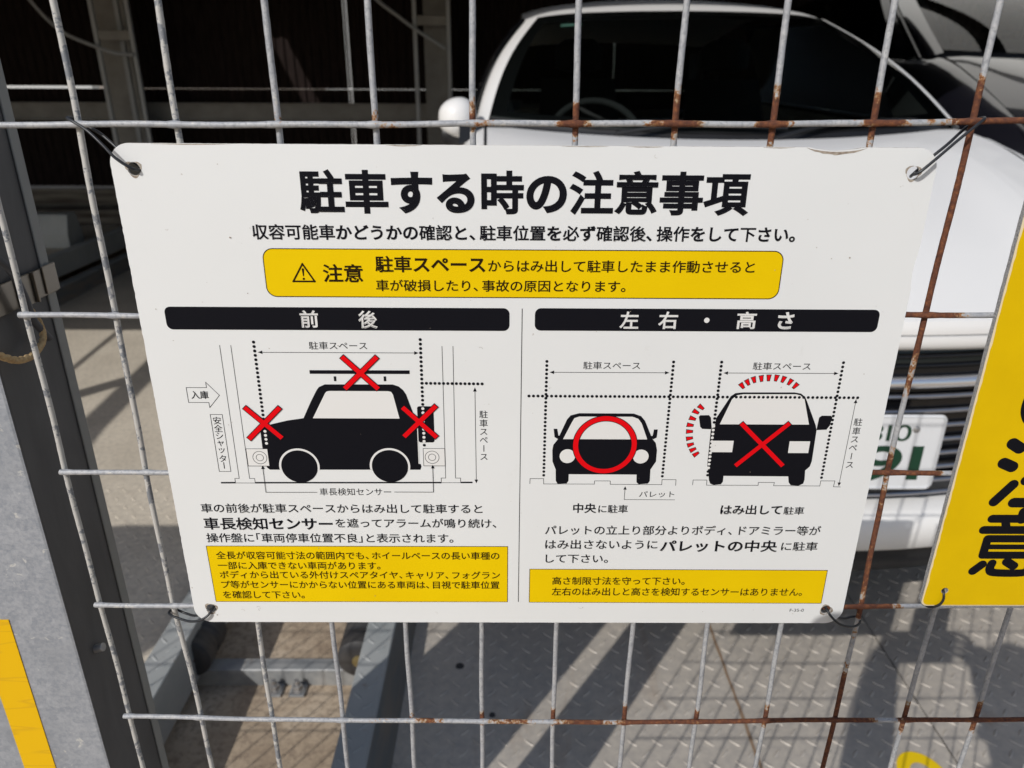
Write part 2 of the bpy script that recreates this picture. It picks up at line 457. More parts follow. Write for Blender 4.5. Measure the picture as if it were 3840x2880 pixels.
WEIGHT = {'L': 0.0, 'R': 0.004, 'M': 0.0145, 'B': 0.021, 'X': 0.0285}
def put_glyph(mb, ch, ox, oy, weight, rot=False, step=0.0):
    """adds one character, thickened all round by its weight"""
    vs, fs, ed = glyph(ch)
    if rot:
        cx = (min(v[0] for v in vs) + max(v[0] for v in vs)) / 2; cy = (min(v[1] for v in vs) + max(v[1] for v in vs)) / 2
        vs = [(0.5 + (v[1] - cy), 0.38 - (v[0] - cx)) for v in vs]
    vs = [(x + ox, y + oy) for x, y in vs]
    mb.add([(x, y, 0) for x, y in vs], fs)
    off = WEIGHT[weight]
    if weight in 'BX' and ord(ch) < 0x3100: off *= 1.4    # kana are drawn heavier than dense kanji
    if off <= 0: return
    # push every outline outwards with mitred corners
    nrm = lambda e: (lambda dx, dy: (lambda L: (dy / L, -dx / L))(math.hypot(dx, dy) or 1.0))(vs[e[1]][0] - vs[e[0]][0], vs[e[1]][1] - vs[e[0]][1])
    inc, out = {}, {}
    for e in ed: out.setdefault(e[0], []).append(nrm(e)); inc.setdefault(e[1], []).append(nrm(e))
    mit = {}
    for i in out:
        n1, n2 = inc.get(i, out[i])[0], out[i][0]
        d = 1 + n1[0] * n2[0] + n1[1] * n2[1]
        m = (n1[0] + n2[0], n1[1] + n2[1])
        if d > 0.30: m = (m[0] / d, m[1] / d)
        else:
            L = math.hypot(*m) or 1.0; m = (m[0] / L * 1.4, m[1] / L * 1.4)
        mit[i] = (vs[i][0] + m[0] * off, vs[i][1] + m[1] * off)
    for k, (p, q) in enumerate(ed):
        if q not in mit: continue
        z = (k + 1) * step
        mb.add([(*vs[p], z), (*mit[p], z), (*mit[q], z), (*vs[q], z)], [(0, 1, 2, 3)])

def lettering(name, text, u0, u1, v0, v1, weight, material, parent, h, step=1.2e-6):
    """one line of print fitted into u0..u1, v0..v1 (mm on the board)"""
    mb = MB()
    if text.isascii():
        vs, fs, ed = glyph(text)
        mb.add([(x, y, 0) for x, y in vs], fs)
    else:
        pen = 0.0
        for ch in text:
            if ch == '「': put_glyph(mb, ch, pen - 0.5, 0, weight, False, step); pen += 0.5; continue
            put_glyph(mb, ch, pen, 0, weight, False, step)
            pen += 0.62 if ch == '、' else 0.5 if ch == '」' else 1.0
    x0 = min(v[0] for v in mb.v); x1 = max(v[0] for v in mb.v); y0 = min(v[1] for v in mb.v); y1 = max(v[1] for v in mb.v)
    sx = (u1 - u0) / (x1 - x0); sy = (v1 - v0) / (y1 - y0)
    mb.v = [((u0 + (x - x0) * sx) / 1000, -h - z, -(v1 - (y - y0) * sy) / 1000) for x, y, z in mb.v]
    return mb.build(name, material, parent)

def vertical_lettering(name, text, pts, size, material, parent, h):
    mb = MB()
    for ch, (u, v) in zip(text, pts):
        t = MB()
        put_glyph(t, ch, 0, 0, 'R', ch == 'ー')
        mb.add([((u + (x - 0.5) * size) / 1000, -h, -(v - (y - 0.38) * size) / 1000) for x, y, z in t.v], t.f)
    return mb.build(name, material, parent)

def F(u, v, h): return (u / 1000, -h, -v / 1000)

class Flat(MB):
    """flat ink shapes on the board, coordinates in mm, h = height above the face in metres"""
    def poly(s, pts, h): return s.add([F(u, v, h) for u, v in pts], [tuple(range(len(pts)))])
    def line(s, a, b, w, h):
        dx, dy = b[0] - a[0], b[1] - a[1]; L = math.hypot(dx, dy)
        nx, ny = -dy / L * w / 2, dx / L * w / 2
        return s.poly([(a[0] + nx, a[1] + ny), (a[0] - nx, a[1] - ny), (b[0] - nx, b[1] - ny), (b[0] + nx, b[1] + ny)], h)
    def path(s, pts, w, h, close=False):
        P = pts + pts[:1] if close else pts
        for i, (a, b) in enumerate(zip(P, P[1:])):
            L = math.hypot(b[0] - a[0], b[1] - a[1]); e = w / 2 / L
            s.line((a[0] - (b[0] - a[0]) * e, a[1] - (b[1] - a[1]) * e), (b[0] + (b[0] - a[0]) * e, b[1] + (b[1] - a[1]) * e), w, h + i * 2e-6)
        return s
    def disc(s, c, r, h, n=20): return s.poly([(c[0] + r * math.cos(2 * PI * k / n), c[1] + r * math.sin(2 * PI * k / n)) for k in range(n)], h)
    def ring(s, c, r0, r1, h, n=40):
        vs = [F(c[0] + r * math.cos(2 * PI * k / n), c[1] + r * math.sin(2 * PI * k / n), h) for r in (r0, r1) for k in range(n)]
        return s.add(vs, [(k, (k + 1) % n, n + (k + 1) % n, n + k) for k in range(n)])
    def arrowhead(s, tip, ang, L, w, h):
        c, n = (math.cos(ang), math.sin(ang)), (-math.sin(ang), math.cos(ang))
        b = (tip[0] - c[0] * L, tip[1] - c[1] * L)
        return s.poly([tip, (b[0] + n[0] * w, b[1] + n[1] * w), (b[0] - n[0] * w, b[1] - n[1] * w)], h)
    def dim(s, a, b, h, w=0.3):
        ang = math.atan2(b[1] - a[1], b[0] - a[0])
        s.line(a, b, w, h); s.arrowhead(b, ang, 2.4, 1.05, h + 4e-6); s.arrowhead(a, ang + PI, 2.4, 1.05, h + 4e-6)
        return s
    def dots(s, a, b, n, r, h, keep=None):
        for k in range(n):
            t = k / (n - 1)
            if keep is None or keep(k): s.disc((a[0] + (b[0] - a[0]) * t, a[1] + (b[1] - a[1]) * t), r, h, 12)
        return s

def rrect(u0, v0, u1, v1, r, n=8):
    out = []
    for cx, cy, a in ((u1 - r, v0 + r, -PI / 2), (u1 - r, v1 - r, 0), (u0 + r, v1 - r, PI / 2), (u0 + r, v0 + r, PI)):
        out += [(cx + r * math.cos(a + PI / 2 * k / n), cy + r * math.sin(a + PI / 2 * k / n)) for k in range(n + 1)]
    return out

# ------------------------------------------------------------------ the notice board
TEXTS = [
('title', '駐車する時の注意事項', 93.9, 326.4, 12.0, 34.5, 'X'),
('subtitle', '収容可能車かどうかの確認と、駐車位置を必ず確認後、操作をして下さい。', 67.6, 352.9, 39.9, 48.1, 'B'),
('caption', '駐車スペース', 91.2, 123.5, 104.5, 109.1, 'R'),
('caption', '入庫', 21.2, 31.2, 134.3, 139.3, 'M'),
('caption', '車長検知センサー', 88.8, 131.8, 197.2, 202.3, 'R'),
('caption', '駐車スペース', 244.2, 276.3, 115.6, 120.2, 'R'),
('caption', '駐車スペース', 339.9, 372.5, 115.6, 120.2, 'R'),
('caption', 'パレット', 281.5, 302.8, 198.7, 202.9, 'R'),
('paragraph_line', '車の前後が駐車スペースからはみ出して駐車すると', 15.7, 186.7, 208.1, 214.6, 'M'),
('bold_phrase', '車長検知センサー', 15.8, 94.7, 217.9, 226.8, 'B'),
('paragraph_line', 'を遮ってアラームが鳴り続け、', 96.4, 195.2, 218.3, 225.0, 'M'),
('paragraph_line', '操作盤に「車両停車位置不良」と表示されます。', 16.0, 168.5, 229.1, 235.9, 'M'),
('bold_phrase', '中央', 241.9, 256.1, 207.2, 214.1, 'B'),
('caption', 'に駐車', 257.3, 275.3, 208.2, 214.0, 'M'),
('bold_phrase', 'はみ出して', 331.9, 369.5, 208.0, 214.8, 'B'),
('caption', '駐車', 370.6, 383.2, 209.2, 214.8, 'M'),
('paragraph_line', 'パレットの立上り部分よりボディ、ドアミラー等が', 225.1, 395.7, 222.8, 229.7, 'M'),
('paragraph_line', 'はみ出さないように', 225.5, 295.5, 233.2, 240.1, 'M'),
('bold_phrase', 'パレットの中央', 297.0, 370.5, 233.4, 242.0, 'B'),
('paragraph_line', 'に駐車', 372.8, 395.6, 234.4, 241.0, 'M'),
('paragraph_line', 'して下さい。', 226.0, 265.2, 244.1, 250.5, 'M'),
('code_mark', 'F-35-0', 385.3, 394.4, 285.5, 287.8, 'L'),
]
ON_BAND = [('注意', 102.6, 124.0, 60.8, 70.8, 'B'), ('駐車スペース', 130.8, 189.6, 56.3, 65.2, 'B'),
('からはみ出して駐車したまま作動させると', 191.0, 333.7, 58.1, 64.8, 'M'), ('車が破損したり、事故の原因となります。', 130.6, 265.2, 69.1, 75.6, 'M')]
ON_BOX1 = [('全長が収容可能寸法の範囲内でも、ホイールベースの長い車種の', 20.0, 197.0, 242.3, 248.2, 'M'), ('一部に入庫できない車両があります。', 20.1, 122.1, 249.9, 255.8, 'M'),
('ボディから出ている外付けスペアタイヤ、キャリア、フォグラン', 20.3, 197.4, 256.9, 262.8, 'M'), ('プ等がセンサーにかからない位置にある車両は、目視で駐車位置', 20.4, 197.0, 264.4, 270.3, 'M'),
('を確認して下さい。', 20.3, 72.3, 272.2, 278.1, 'M')]
ON_BOX2 = [('高さ制限寸法を守って下さい。', 230.6, 315.0, 260.9, 267.0, 'M'), ('左右のはみ出しと高さを検知するセンサーはありません。', 230.5, 391.2, 269.1, 275.4, 'M')]
ON_BAR1 = [('前', 87.9, 97.9, 86.4, 96.3), ('後', 119.8, 130.3, 86.5, 96.4)]
ON_BAR2 = [('左', 263.1, 273.5, 86.3, 96.1), ('右', 284.3, 295.0, 86.2, 96.2), ('高', 327.5, 338.2, 86.1, 96.0), ('さ', 350.0, 358.9, 86.2, 95.9)]

def notice_board():
    t = empty('notice_board', (0.00744, 0.38881, 1.34 - 0.18056), (-0.01144, 0.00209, 0.00182))
    tag(t, 'white parking notice with black Japanese text and car diagrams, tied to the mesh fence', 'sign')
    # the board frame of reference: top-left corner is (0, 0) mm
    ref = Matrix.Translation((-0.21, 0, 0.1485))
    def fix(o):
        o.data.transform(ref)
        return o
    rnd = random.Random(3)
    # panel with four tie holes, rounded corners and nibbled edges
    out = []
    base = rrect(0, 0, 420, 297, 11, 10)
    for i, (a, b) in enumerate(zip(base, base[1:] + base[:1])):
        out.append(a)
        L = math.hypot(b[0] - a[0], b[1] - a[1])
        if L > 50:
            k = int(L / 2.2); vertical = abs(b[0] - a[0]) < 1
            for j in range(1, k):
                x = a[0] + (b[0] - a[0]) * j / k; y = a[1] + (b[1] - a[1]) * j / k
                e = abs(rnd.gauss(0, 0.13)) if vertical and x < 100 else abs(rnd.gauss(0, 0.05))
                if vertical: x += e if x < 100 else -e
                else: y += e if y < 100 else -e
                if not vertical and y < 50 and 352 < x < 382: y += 2.0 * max(0, math.sin(PI * (x - 352) / 30)) ** 0.8 - 0.4
                if vertical and x > 300 and 52 < y < 74: x -= 1.1 * math.sin(PI * (y - 52) / 22)
                out.append((x, y))
    loops = [[(u / 1000, -v / 1000) for u, v in out]]
    for cu, cv in ((11.5, 12.5), (408.5, 12.3), (11.2, 286.3), (408.8, 286.4)):
        loops.append([((cu + 3.3 * math.cos(-2 * PI * k / 24) * (1 + rnd.uniform(-.03, .03))) / 1000, -(cv + 3.3 * math.sin(-2 * PI * k / 24)) / 1000) for k in range(24)])
    vs, fs = curve_fill(loops, 0.0006)
    mb = MB(); mb.add([(x, -z + 0.0006, y) for x, y, z in vs], fs)
    for i, f in enumerate(fs):
        zz = [vs[k][2] for k in f]
        mb.m[i] = 0 if max(zz) - min(zz) < 1e-5 else 1
    fix(mb.build('panel', [M['sign_white'], M['sign_edge']], t))
    # chips along the edges, where the white skin is gone
    ch = Flat()
    for u0, u1, d in ((352, 383, 1.7), (140, 158, 0.55), (22, 62, 0.4), (262, 280, 0.4), (228, 252, 0.3), (330, 346, 0.35)):
        n = 14; up = [(u0 + (u1 - u0) * k / n, 0.25 + (1.9 if u0 == 352 else 0.0) * max(0, math.sin(PI * k / n)) ** 0.8) for k in range(n + 1)]
        lo = [(u, v + d * math.sin(PI * k / n) * rnd.uniform(0.7, 1.15) + 0.05) for k, (u, v) in enumerate(up)]
        fix(Flat().poly(up + lo[::-1], 0.00008).build('chipped_edge', M['chip'], t))
    for c in ((11.5, 12.5), (408.5, 12.3), (11.2, 286.3), (408.8, 286.4)):
        n = 28; a0 = rnd.uniform(0, 6)
        ro = [4.0 + 0.6 * math.sin(3 * 2 * PI * k / n + a0) + rnd.uniform(-.25, .25) for k in range(n)]
        vsr = [F(c[0] + r * math.cos(2 * PI * k / n), c[1] + r * math.sin(2 * PI * k / n), 0.00006) for rr in (None, ro) for k in range(n) for r in [3.35 if rr is None else rr[k]]]
        hr = Flat(); hr.add(vsr, [(k, (k + 1) % n, n + (k + 1) % n, n + k) for k in range(n)]); fix(hr.build('worn_hole_rim', M['chip'], t))
    for nm, tx, u0, u1, v0, v1, w in TEXTS:
        fix(lettering(nm, tx, u0, u1, v0, v1, w, M['black'], t, 0.0001))
    # yellow caution band
    bd = Flat().poly(rrect(71.4, 52.6, 348.5, 79.1, 5.5), 0.00008)
    bd.m = [1] * len(bd.f)
    bd.poly(rrect(71.9, 53.1, 348.0, 78.6, 5.1), 0.00012); bd.m[-1] = 0
    b = fix(bd.build('caution_band', [M['yellow'], M['brown_ink']], t))
    for tx, u0, u1, v0, v1, w in ON_BAND: fix(lettering('lettering', tx, u0, u1, v0, v1, w, M['brown_ink'], b, 0.0002))
    tr = Flat()
    A, B_, C_ = (92.15, 60.9), (86.4, 70.4), (97.9, 70.4)
    tr.path([A, B_, C_], 0.95, 0.0002, True)
    for p in (A, B_, C_): tr.disc(p, 0.475, 0.00021, 10)
    tr.poly([(91.5, 63.6), (92.15, 63.1), (92.8, 63.6), (92.4, 67.6), (91.9, 67.6)], 0.00022); tr.disc((92.15, 69.0), 0.65, 0.00022)
    fix(tr.build('warning_triangle', M['brown_ink'], b))
    # black header bars
    for r, items, dot in ((rrect(14.4, 84.8, 202.6, 97.8, 3.4), ON_BAR1, None), (rrect(216.5, 84.7, 405.7, 97.5, 3.4), ON_BAR2, (311.0, 91.1))):
        hb = fix(Flat().poly(r, 0.0001).build('header_bar', M['black'], t))
        for tx, u0, u1, v0, v1 in items: fix(lettering('lettering', tx, u0, u1, v0, v1, 'B', M['print_white'], hb, 0.0002, 3e-6))
        if dot: fix(Flat().disc(dot, 1.5, 0.0002).build('middle_dot', M['print_white'], hb))
    fix(Flat().line((209.5, 85.0), (209.2, 280.4), 0.42, 0.0001).build('divider_line', M['black'], t))
    for q, items in ((((14.7, 238.4), (202.4, 238.2), (202.4, 280.7), (14.9, 280.9)), ON_BOX1), (((216.0, 255.0), (404.9, 255.4), (405.0, 281.3), (216.0, 280.9)), ON_BOX2)):
        bx = Flat().poly(list(q), 0.00008); bx.m = [1]
        (a, b0), (c, d) = q[0], q[2]
        bx.poly([(q[0][0] + .4, q[0][1] + .4), (q[1][0] - .4, q[1][1] + .4), (q[2][0] - .4, q[2][1] - .4), (q[3][0] + .4, q[3][1] - .4)], 0.00012); bx.m[-1] = 0
        bx = fix(bx.build('caution_box', [M['yellow'], M['brown_ink']], t))
        for tx, u0, u1, v0, v1, w in items: fix(lettering('lettering', tx, u0, u1, v0, v1, w, M['brown_ink'], bx, 0.0002))

    K, W, R_ = M['black'], M['print_white'], M['red']
    def cross(name, a, b, c, d, w, parent, outline=True):
        f = Flat()
        if outline:
            for k, (p, q) in enumerate(((a, b), (c, d))):
                L = math.hypot(q[0] - p[0], q[1] - p[1]); e = 0.45 / L
                f.line((p[0] - (q[0] - p[0]) * e, p[1] - (q[1] - p[1]) * e), (q[0] + (q[0] - p[0]) * e, q[1] + (q[1] - p[1]) * e), w + 0.9, 0.00040 + k * 2e-6)
            f.m = [1] * len(f.f)
        n = len(f.f)
        f.line(a, b, w, 0.00046).line(c, d, w, 0.00047)
        return fix(f.build(name, [R_, K], parent))
    # ---- side view diagram
    body = [(60.6, 184.8), (59.1, 183.4), (58.6, 181.0), (57.9, 169.9), (58.0, 160.4), (58.5, 158.2), (59.8, 156.8), (65.0, 155.0), (74.5, 152.6), (83.9, 151.1), (88.6, 141.6), (92.7, 134.1),
            (94.4, 131.7), (98.0, 130.0), (136.5, 129.9), (139.8, 131.1), (142.2, 133.3), (143.8, 136.0), (145.7, 142.3), (147.5, 148.1), (149.3, 156.7), (149.3, 180.5), (150.4, 180.8), (150.7, 182.5), (150.0, 184.5)]
    sv = Flat().poly(body, 0.00014)
    sv.poly(rrect(149.7, 143.3, 159.1, 166.4, 1.4), 0.00015)
    sv.poly([(90.1, 121.4), (146.5, 121.3), (146.4, 123.5), (90.1, 123.6)], 0.00014)
    sv.poly([(103.4, 125.1), (104.8, 125.1), (104.8, 128.0), (103.4, 128.0)], 0.00014).poly([(131.6, 125.0), (133.0, 125.0), (133.0, 127.9), (131.6, 127.9)], 0.00014)
    sv = fix(sv.build('side_view_pictogram', K, t))
    fix(Flat().poly([(89.3, 151.1), (97.7, 135.4), (98.6, 134.4), (100.1, 134.0), (133.6, 134.0), (135.3, 134.4), (136.3, 136.1), (139.3, 151.1)], 0.0002).build('window', W, sv))
    for c in ((78.4, 182.6), (132.1, 182.2)):
        wf = Flat().poly([(c[0] + 12.0 * math.cos(a * PI / 24 - PI * 1.06), c[1] + 12.0 * math.sin(a * PI / 24 - PI * 1.06)) for a in range(28)], 0.0002)
        fix(wf.build('wheel_arch', W, sv))
    fix(Flat().line((149.45, 157.5), (149.4, 180.5), 0.5, 0.00022).build('white_gap', W, sv))
    for c in ((78.4, 182.6), (132.1, 182.2)): fix(Flat().disc(c, 10.75, 0.00026, 48).build('wheel', K, sv))
    for name, q in (('cross_mark', ((109.0, 113.2), (128.2, 132.6), (128.6, 113.2), (109.2, 132.5))), ('cross_mark', ((50.8, 144.3), (70.2, 163.8), (71.0, 144.3), (50.9, 164.5))), ('cross_mark', ((141.4, 143.9), (160.5, 163.0), (160.7, 142.8), (141.4, 162.6)))):
        cross(name, *q, 2.7, sv)
    # ---- line work of the side view
    ln = Flat(); h = 0.0001; lw = 0.3
    for a, b in (((41.7, 106.8), (41.6, 190.7)), ((47.9, 106.8), (47.8, 190.7)), ((165.1, 106.8), (164.9, 190.1)), ((171.2, 106.8), (170.8, 190.1))): ln.line(a, b, lw, h)
    for pts in ([(41.6, 190.8), (39.0, 190.8), (39.0, 193.6)], [(47.8, 190.8), (50.8, 190.8), (50.8, 193.6)], [(164.9, 190.1), (162.2, 190.1), (162.2, 193.0)], [(170.8, 190.1), (173.8, 190.1), (173.8, 192.8)]): ln.path(pts, lw, h)
    ln.line((30.3, 193.8), (39.0, 193.7), 1.0, h + 1e-5).line((50.8, 193.7), (162.2, 193.2), 1.0, h + 1e-5).line((173.8, 193.1), (180.9, 193.0), 1.0, h + 1e-5).line((39.0, 193.9), (50.8, 193.9), lw, h).line((162.2, 193.3), (173.8, 193.2), lw, h)
    ln.dim((62.5, 110.9), (151.9, 110.9), h + 2e-5).dim((183.1, 131.6), (183.2, 193.5), h + 2e-5)
    ln.path([(19.2, 132.3), (30.7, 132.3), (30.7, 129.0), (37.4, 137.0), (30.8, 144.7), (30.7, 141.5), (19.2, 141.5)], lw, h, True)
    ln.path([(30.4, 149.0), (37.3, 149.0), (37.3, 186.1), (30.4, 186.1)], lw, h, True)
    ln.path([(56.6, 182.5), (56.5, 200.1), (87.1, 200.0)], lw, h + 3e-4).arrowhead((56.6, 181.9), -PI / 2, 2.3, 1.0, h + 3.2e-4)
    ln.path([(157.4, 181.8), (157.3, 199.6), (133.8, 199.6)], lw, h + 3e-4).arrowhead((157.4, 181.1), -PI / 2, 2.3, 1.0, h + 3.2e-4)
    fix(ln.build('line_drawing', K, t))
    for (q, c) in ((((48.2, 170.9), (60.8, 170.9), (60.8, 182.3), (48.2, 182.3)), (55.7, 176.7)), (((152.2, 170.3), (164.85, 170.3), (164.85, 181.8), (152.2, 181.8)), (157.3, 176.1))):
        sb = fix(Flat().poly(list(q), 0.00028).build('sensor_box', W, t))
        g = Flat().path(list(q), lw, 0.0003, True).ring(c, 3.95, 4.25, 0.00031).ring(c, 2.0, 2.3, 0.00031)
        fix(g.build('sensor_rings', K, sb))
    for q in (((60.75, 104.9), (60.7, 167.3), 25, 0.9, 0.00018, lambda k: k < 20), ((153.15, 103.0), (152.95, 168.2), 26, 0.9, 0.00018, lambda k: k < 16 or k == 25), ((153.2, 129.05), (187.2, 129.3), 15, 0.9, 0.00019)): fix(Flat().dots(*q).build('dotted_line', K, t))
    for q in (((60.75, 104.9), (60.7, 167.3), 25, 0.9, 0.0003, lambda k: k >= 21), ((153.15, 103.0), (152.95, 168.2), 26, 0.9, 0.0003, lambda k: 16 <= k < 25)): fix(Flat().dots(*q).build('white_dotted_line', W, t))
    fix(vertical_lettering('vertical_caption', '安全シャッター', [(33.8, 152.9), (33.8, 157.9), (33.8, 162.6), (33.8, 167.0), (33.8, 171.6), (33.8, 177.5), (33.8, 182.1)], 5.2, K, t, 0.0001))
    fix(vertical_lettering('vertical_caption', '駐車スペース', [(187.9, 148.3), (187.9, 153.9), (187.9, 159.3), (187.9, 164.7), (187.9, 170.2), (187.9, 175.7)], 5.2, K, t, 0.0001))
    fix(vertical_lettering('vertical_caption', '駐車スペース', [(405.5, 152.3), (405.5, 158.0), (405.5, 163.4), (405.5, 168.9), (405.5, 174.5), (405.5, 180.2)], 5.2, K, t, 0.0001))
    # ---- front view of the car that stands right
    c2 = [(230.5, 184.0), (228.5, 178.7), (228.2, 171.2), (228.7, 167.7), (230.6, 165.0), (231.3, 163.7), (236.2, 151.3), (238.2, 148.7), (243.1, 147.3), (274.6, 147.4), (279.0, 149.0), (281.5, 152.0), (286.6, 163.6), (288.8, 166.2), (289.9, 171.0), (289.9, 178.5),
          (287.0, 183.9), (287.2, 191.6), (286.2, 193.4), (280.6, 193.9), (279.3, 192.5), (279.0, 187.3), (238.4, 187.2), (238.4, 191.7), (237.4, 193.5), (231.9, 193.7), (230.8, 191.7)]
    fv = Flat().poly(c2, 0.00014).poly([(228.6, 157.3), (230.7, 157.3), (231.5, 161.6), (233.2, 161.7), (231.3, 163.9), (229.3, 162.7)], 0.00015).poly([(287.1, 157.5), (289.3, 157.5), (289.1, 162.7), (287.0, 163.9), (285.1, 161.8), (286.6, 161.6)], 0.00015)
    fv = fix(fv.build('front_view_pictogram', K, t))
    fix(Flat().poly([(234.3, 163.9), (239.1, 153.0), (240.5, 150.4), (243.2, 149.4), (274.0, 149.4), (277.5, 150.7), (279.7, 153.7), (283.6, 163.9)], 0.0002).build('window', W, fv))
    for c in ((237.2, 175.1), (280.7, 175.2)): fix(Flat().disc(c, 4.6, 0.0002, 32).build('headlight', W, fv))
    fix(Flat().ring((259.0, 167.7), 15.3, 19.15, 0.0003, 72).build('circle_outline', K, fv)); fix(Flat().ring((259.0, 167.7), 15.75, 18.7, 0.00036, 72).build('circle_mark', R_, fv))
    # ---- front view of the car that sticks out
    c3 = [(321.9, 186.0), (320.6, 180.6), (320.3, 157.8), (322.3, 154.8), (322.6, 150.1), (329.5, 136.3), (331.9, 134.4), (336.0, 133.9), (365.7, 133.8), (369.6, 134.5), (372.2, 136.6), (373.8, 139.5), (381.2, 154.7), (382.1, 157.7), (382.5, 177.8), (381.9, 181.4),
          (379.5, 184.2), (380.1, 190.4), (379.7, 193.1), (377.1, 194.5), (372.3, 194.2), (370.8, 192.2), (370.0, 188.2), (331.1, 188.0), (331.2, 191.9), (330.2, 193.7), (325.8, 194.2), (323.7, 193.3), (322.7, 191.0)]
    gv = Flat().poly(c3, 0.00014).poly([(312.5, 149.3), (313.2, 148.3), (318.2, 148.2), (319.5, 149.7), (320.8, 157.2), (315.2, 157.0), (313.9, 155.7)], 0.00015).poly([(382.0, 157.5), (382.3, 149.5), (383.7, 148.3), (389.0, 148.3), (390.0, 149.5), (389.3, 154.6), (387.8, 157.2)], 0.00015)
    gv = fix(gv.build('front_view_pictogram', K, t))
    fix(Flat().poly([(325.1, 154.0), (330.4, 138.2), (332.8, 135.7), (336.5, 135.0), (366.6, 134.9), (369.4, 135.6), (372.1, 138.1), (377.1, 154.0)], 0.00017).build('window', W, gv))
    for q in (((321.6, 164.6), (334.5, 164.6), (334.4, 172.1), (321.6, 172.1)), ((367.4, 164.8), (379.5, 164.8), (379.5, 172.5), (367.5, 172.5))): fix(Flat().poly(list(q), 0.0002).build('headlight', W, gv))
    cross('cross_mark', (337.5, 153.2), (365.6, 181.0), (365.6, 153.0), (337.3, 181.0), 2.6, gv, True)
    bt = [(335.2, 129.9), (338.1, 127.8), (341.5, 126.2), (345.6, 125.4), (349.7, 125.0), (354.0, 125.1), (358.1, 125.9), (362.1, 127.5), (365.5, 129.8)]
    bl = [(313.2, 143.3), (310.5, 146.2), (309.0, 150.4), (308.0, 154.6), (308.0, 158.7), (308.4, 163.1), (309.4, 167.2), (311.1, 170.5), (313.2, 173.4)]
    for pts, c in ((bt, (350.3, 149.0)), (bl, (333.0, 158.4))):
        bf = Flat(); mi = []
        for p in pts:
            d = math.atan2(p[1] - c[1], p[0] - c[0]); ca, sa = math.cos(d), math.sin(d)
            def q(r, w): return (p[0] + ca * r - sa * w, p[1] + sa * r + ca * w)
            bf.poly([q(-2.0, -0.85), q(2.1, -1.5), q(2.1, 1.5), q(-2.0, 0.85)], 0.00015); mi.append(1)
            bf.poly([q(-1.65, -0.5), q(1.7, -1.1), q(1.7, 1.1), q(-1.65, 0.5)], 0.0002); mi.append(0)
        bf.m = mi
        fix(bf.build('impact_marks', [R_, K], t))
    l2 = Flat()
    l2.dim((225.5, 122.1), (293.0, 122.1), h).dim((323.8, 122.1), (388.8, 122.1), h).dim((401.8, 137.9), (401.4, 194.7), h)
    l2.path([(215.3, 193.7), (215.4, 190.3), (223.5, 190.3), (223.6, 193.9), (254.1, 193.9), (254.1, 191.7), (263.5, 191.7), (263.6, 194.0), (294.6, 194.1), (294.5, 190.7), (302.9, 190.7), (303.0, 194.6)], lw, h)
    l2.path([(313.2, 194.2), (313.2, 190.9), (321.5, 190.9), (321.6, 194.4), (352.7, 194.4), (352.6, 192.4), (362.2, 192.4), (362.1, 194.6), (390.0, 194.7), (390.0, 191.2), (398.5, 191.2), (398.3, 195.2), (402.5, 195.3)], lw, h)
    l2.path([(272.7, 196.0), (272.7, 204.5), (303.3, 204.6)], lw, h).arrowhead((272.7, 195.3), -PI / 2, 2.3, 1.0, h + 5e-5)
    fix(l2.build('line_drawing', K, t))
    for q in (((223.7, 115.6), (223.5, 188.0), 30, 0.88, 0.0001), ((294.9, 115.6), (294.5, 188.4), 30, 0.88, 0.0001), ((390.6, 115.6), (390.1, 189.0), 30, 0.88, 0.00011), ((321.9, 115.5), (321.5, 187.5), 30, 0.88, 0.00024, lambda k: k < 16 or k > 27), ((213.9, 136.6), (402.4, 136.9), 74, 0.88, 0.00025)): fix(Flat().dots(*q).build('dotted_line', K, t))
    fix(Flat().dots((321.9, 115.5), (321.5, 187.5), 30, 0.88, 0.0003, lambda k: 16 <= k <= 27).build('white_dotted_line', W, t))
    # scuffs, fibres and specks on the face
    sp = Flat()
    for k in range(46):
        u, v = rnd.uniform(8, 412), rnd.uniform(6, 290); r = rnd.uniform(0.1, 0.28)
        sp.disc((u, v), r, 0.00042, 6)
    for u, v in ((55.7, 47.0), (383.5, 56.0), (14.5, 291.0), (12.8, 289.6)): sp.disc((u, v), 0.45, 0.00042, 7)
    for k in range(7):
        u, v = rnd.uniform(20, 395), rnd.choice((rnd.uniform(5, 10), rnd.uniform(284, 293), rnd.uniform(100, 118))); a = rnd.uniform(0, 6)
        pts = [(u + 0.6 * i * math.cos(a + 0.5 * i), v + 0.45 * i * math.sin(a + 0.5 * i)) for i in range(5)]
        sp.path(pts, 0.09, 0.00042)
    fix(sp.build('scuff_marks', M['chip'], t))
notice_board()

# ------------------------------------------------------------------ mesh fence
FY = 0.395
def rustfn(segs):
    """segs: (from, to, strength) along the wire; soft ends"""
    def g(s):
        r = 0.0
        for a, b, k in segs:
            d = min(s - a, b - s)
            w = 0.012 if b - a > 0.02 else 0.006
            r = max(r, k * max(0.0, min(1.0, 0.5 + d / w / 2)))
        return r
    return g

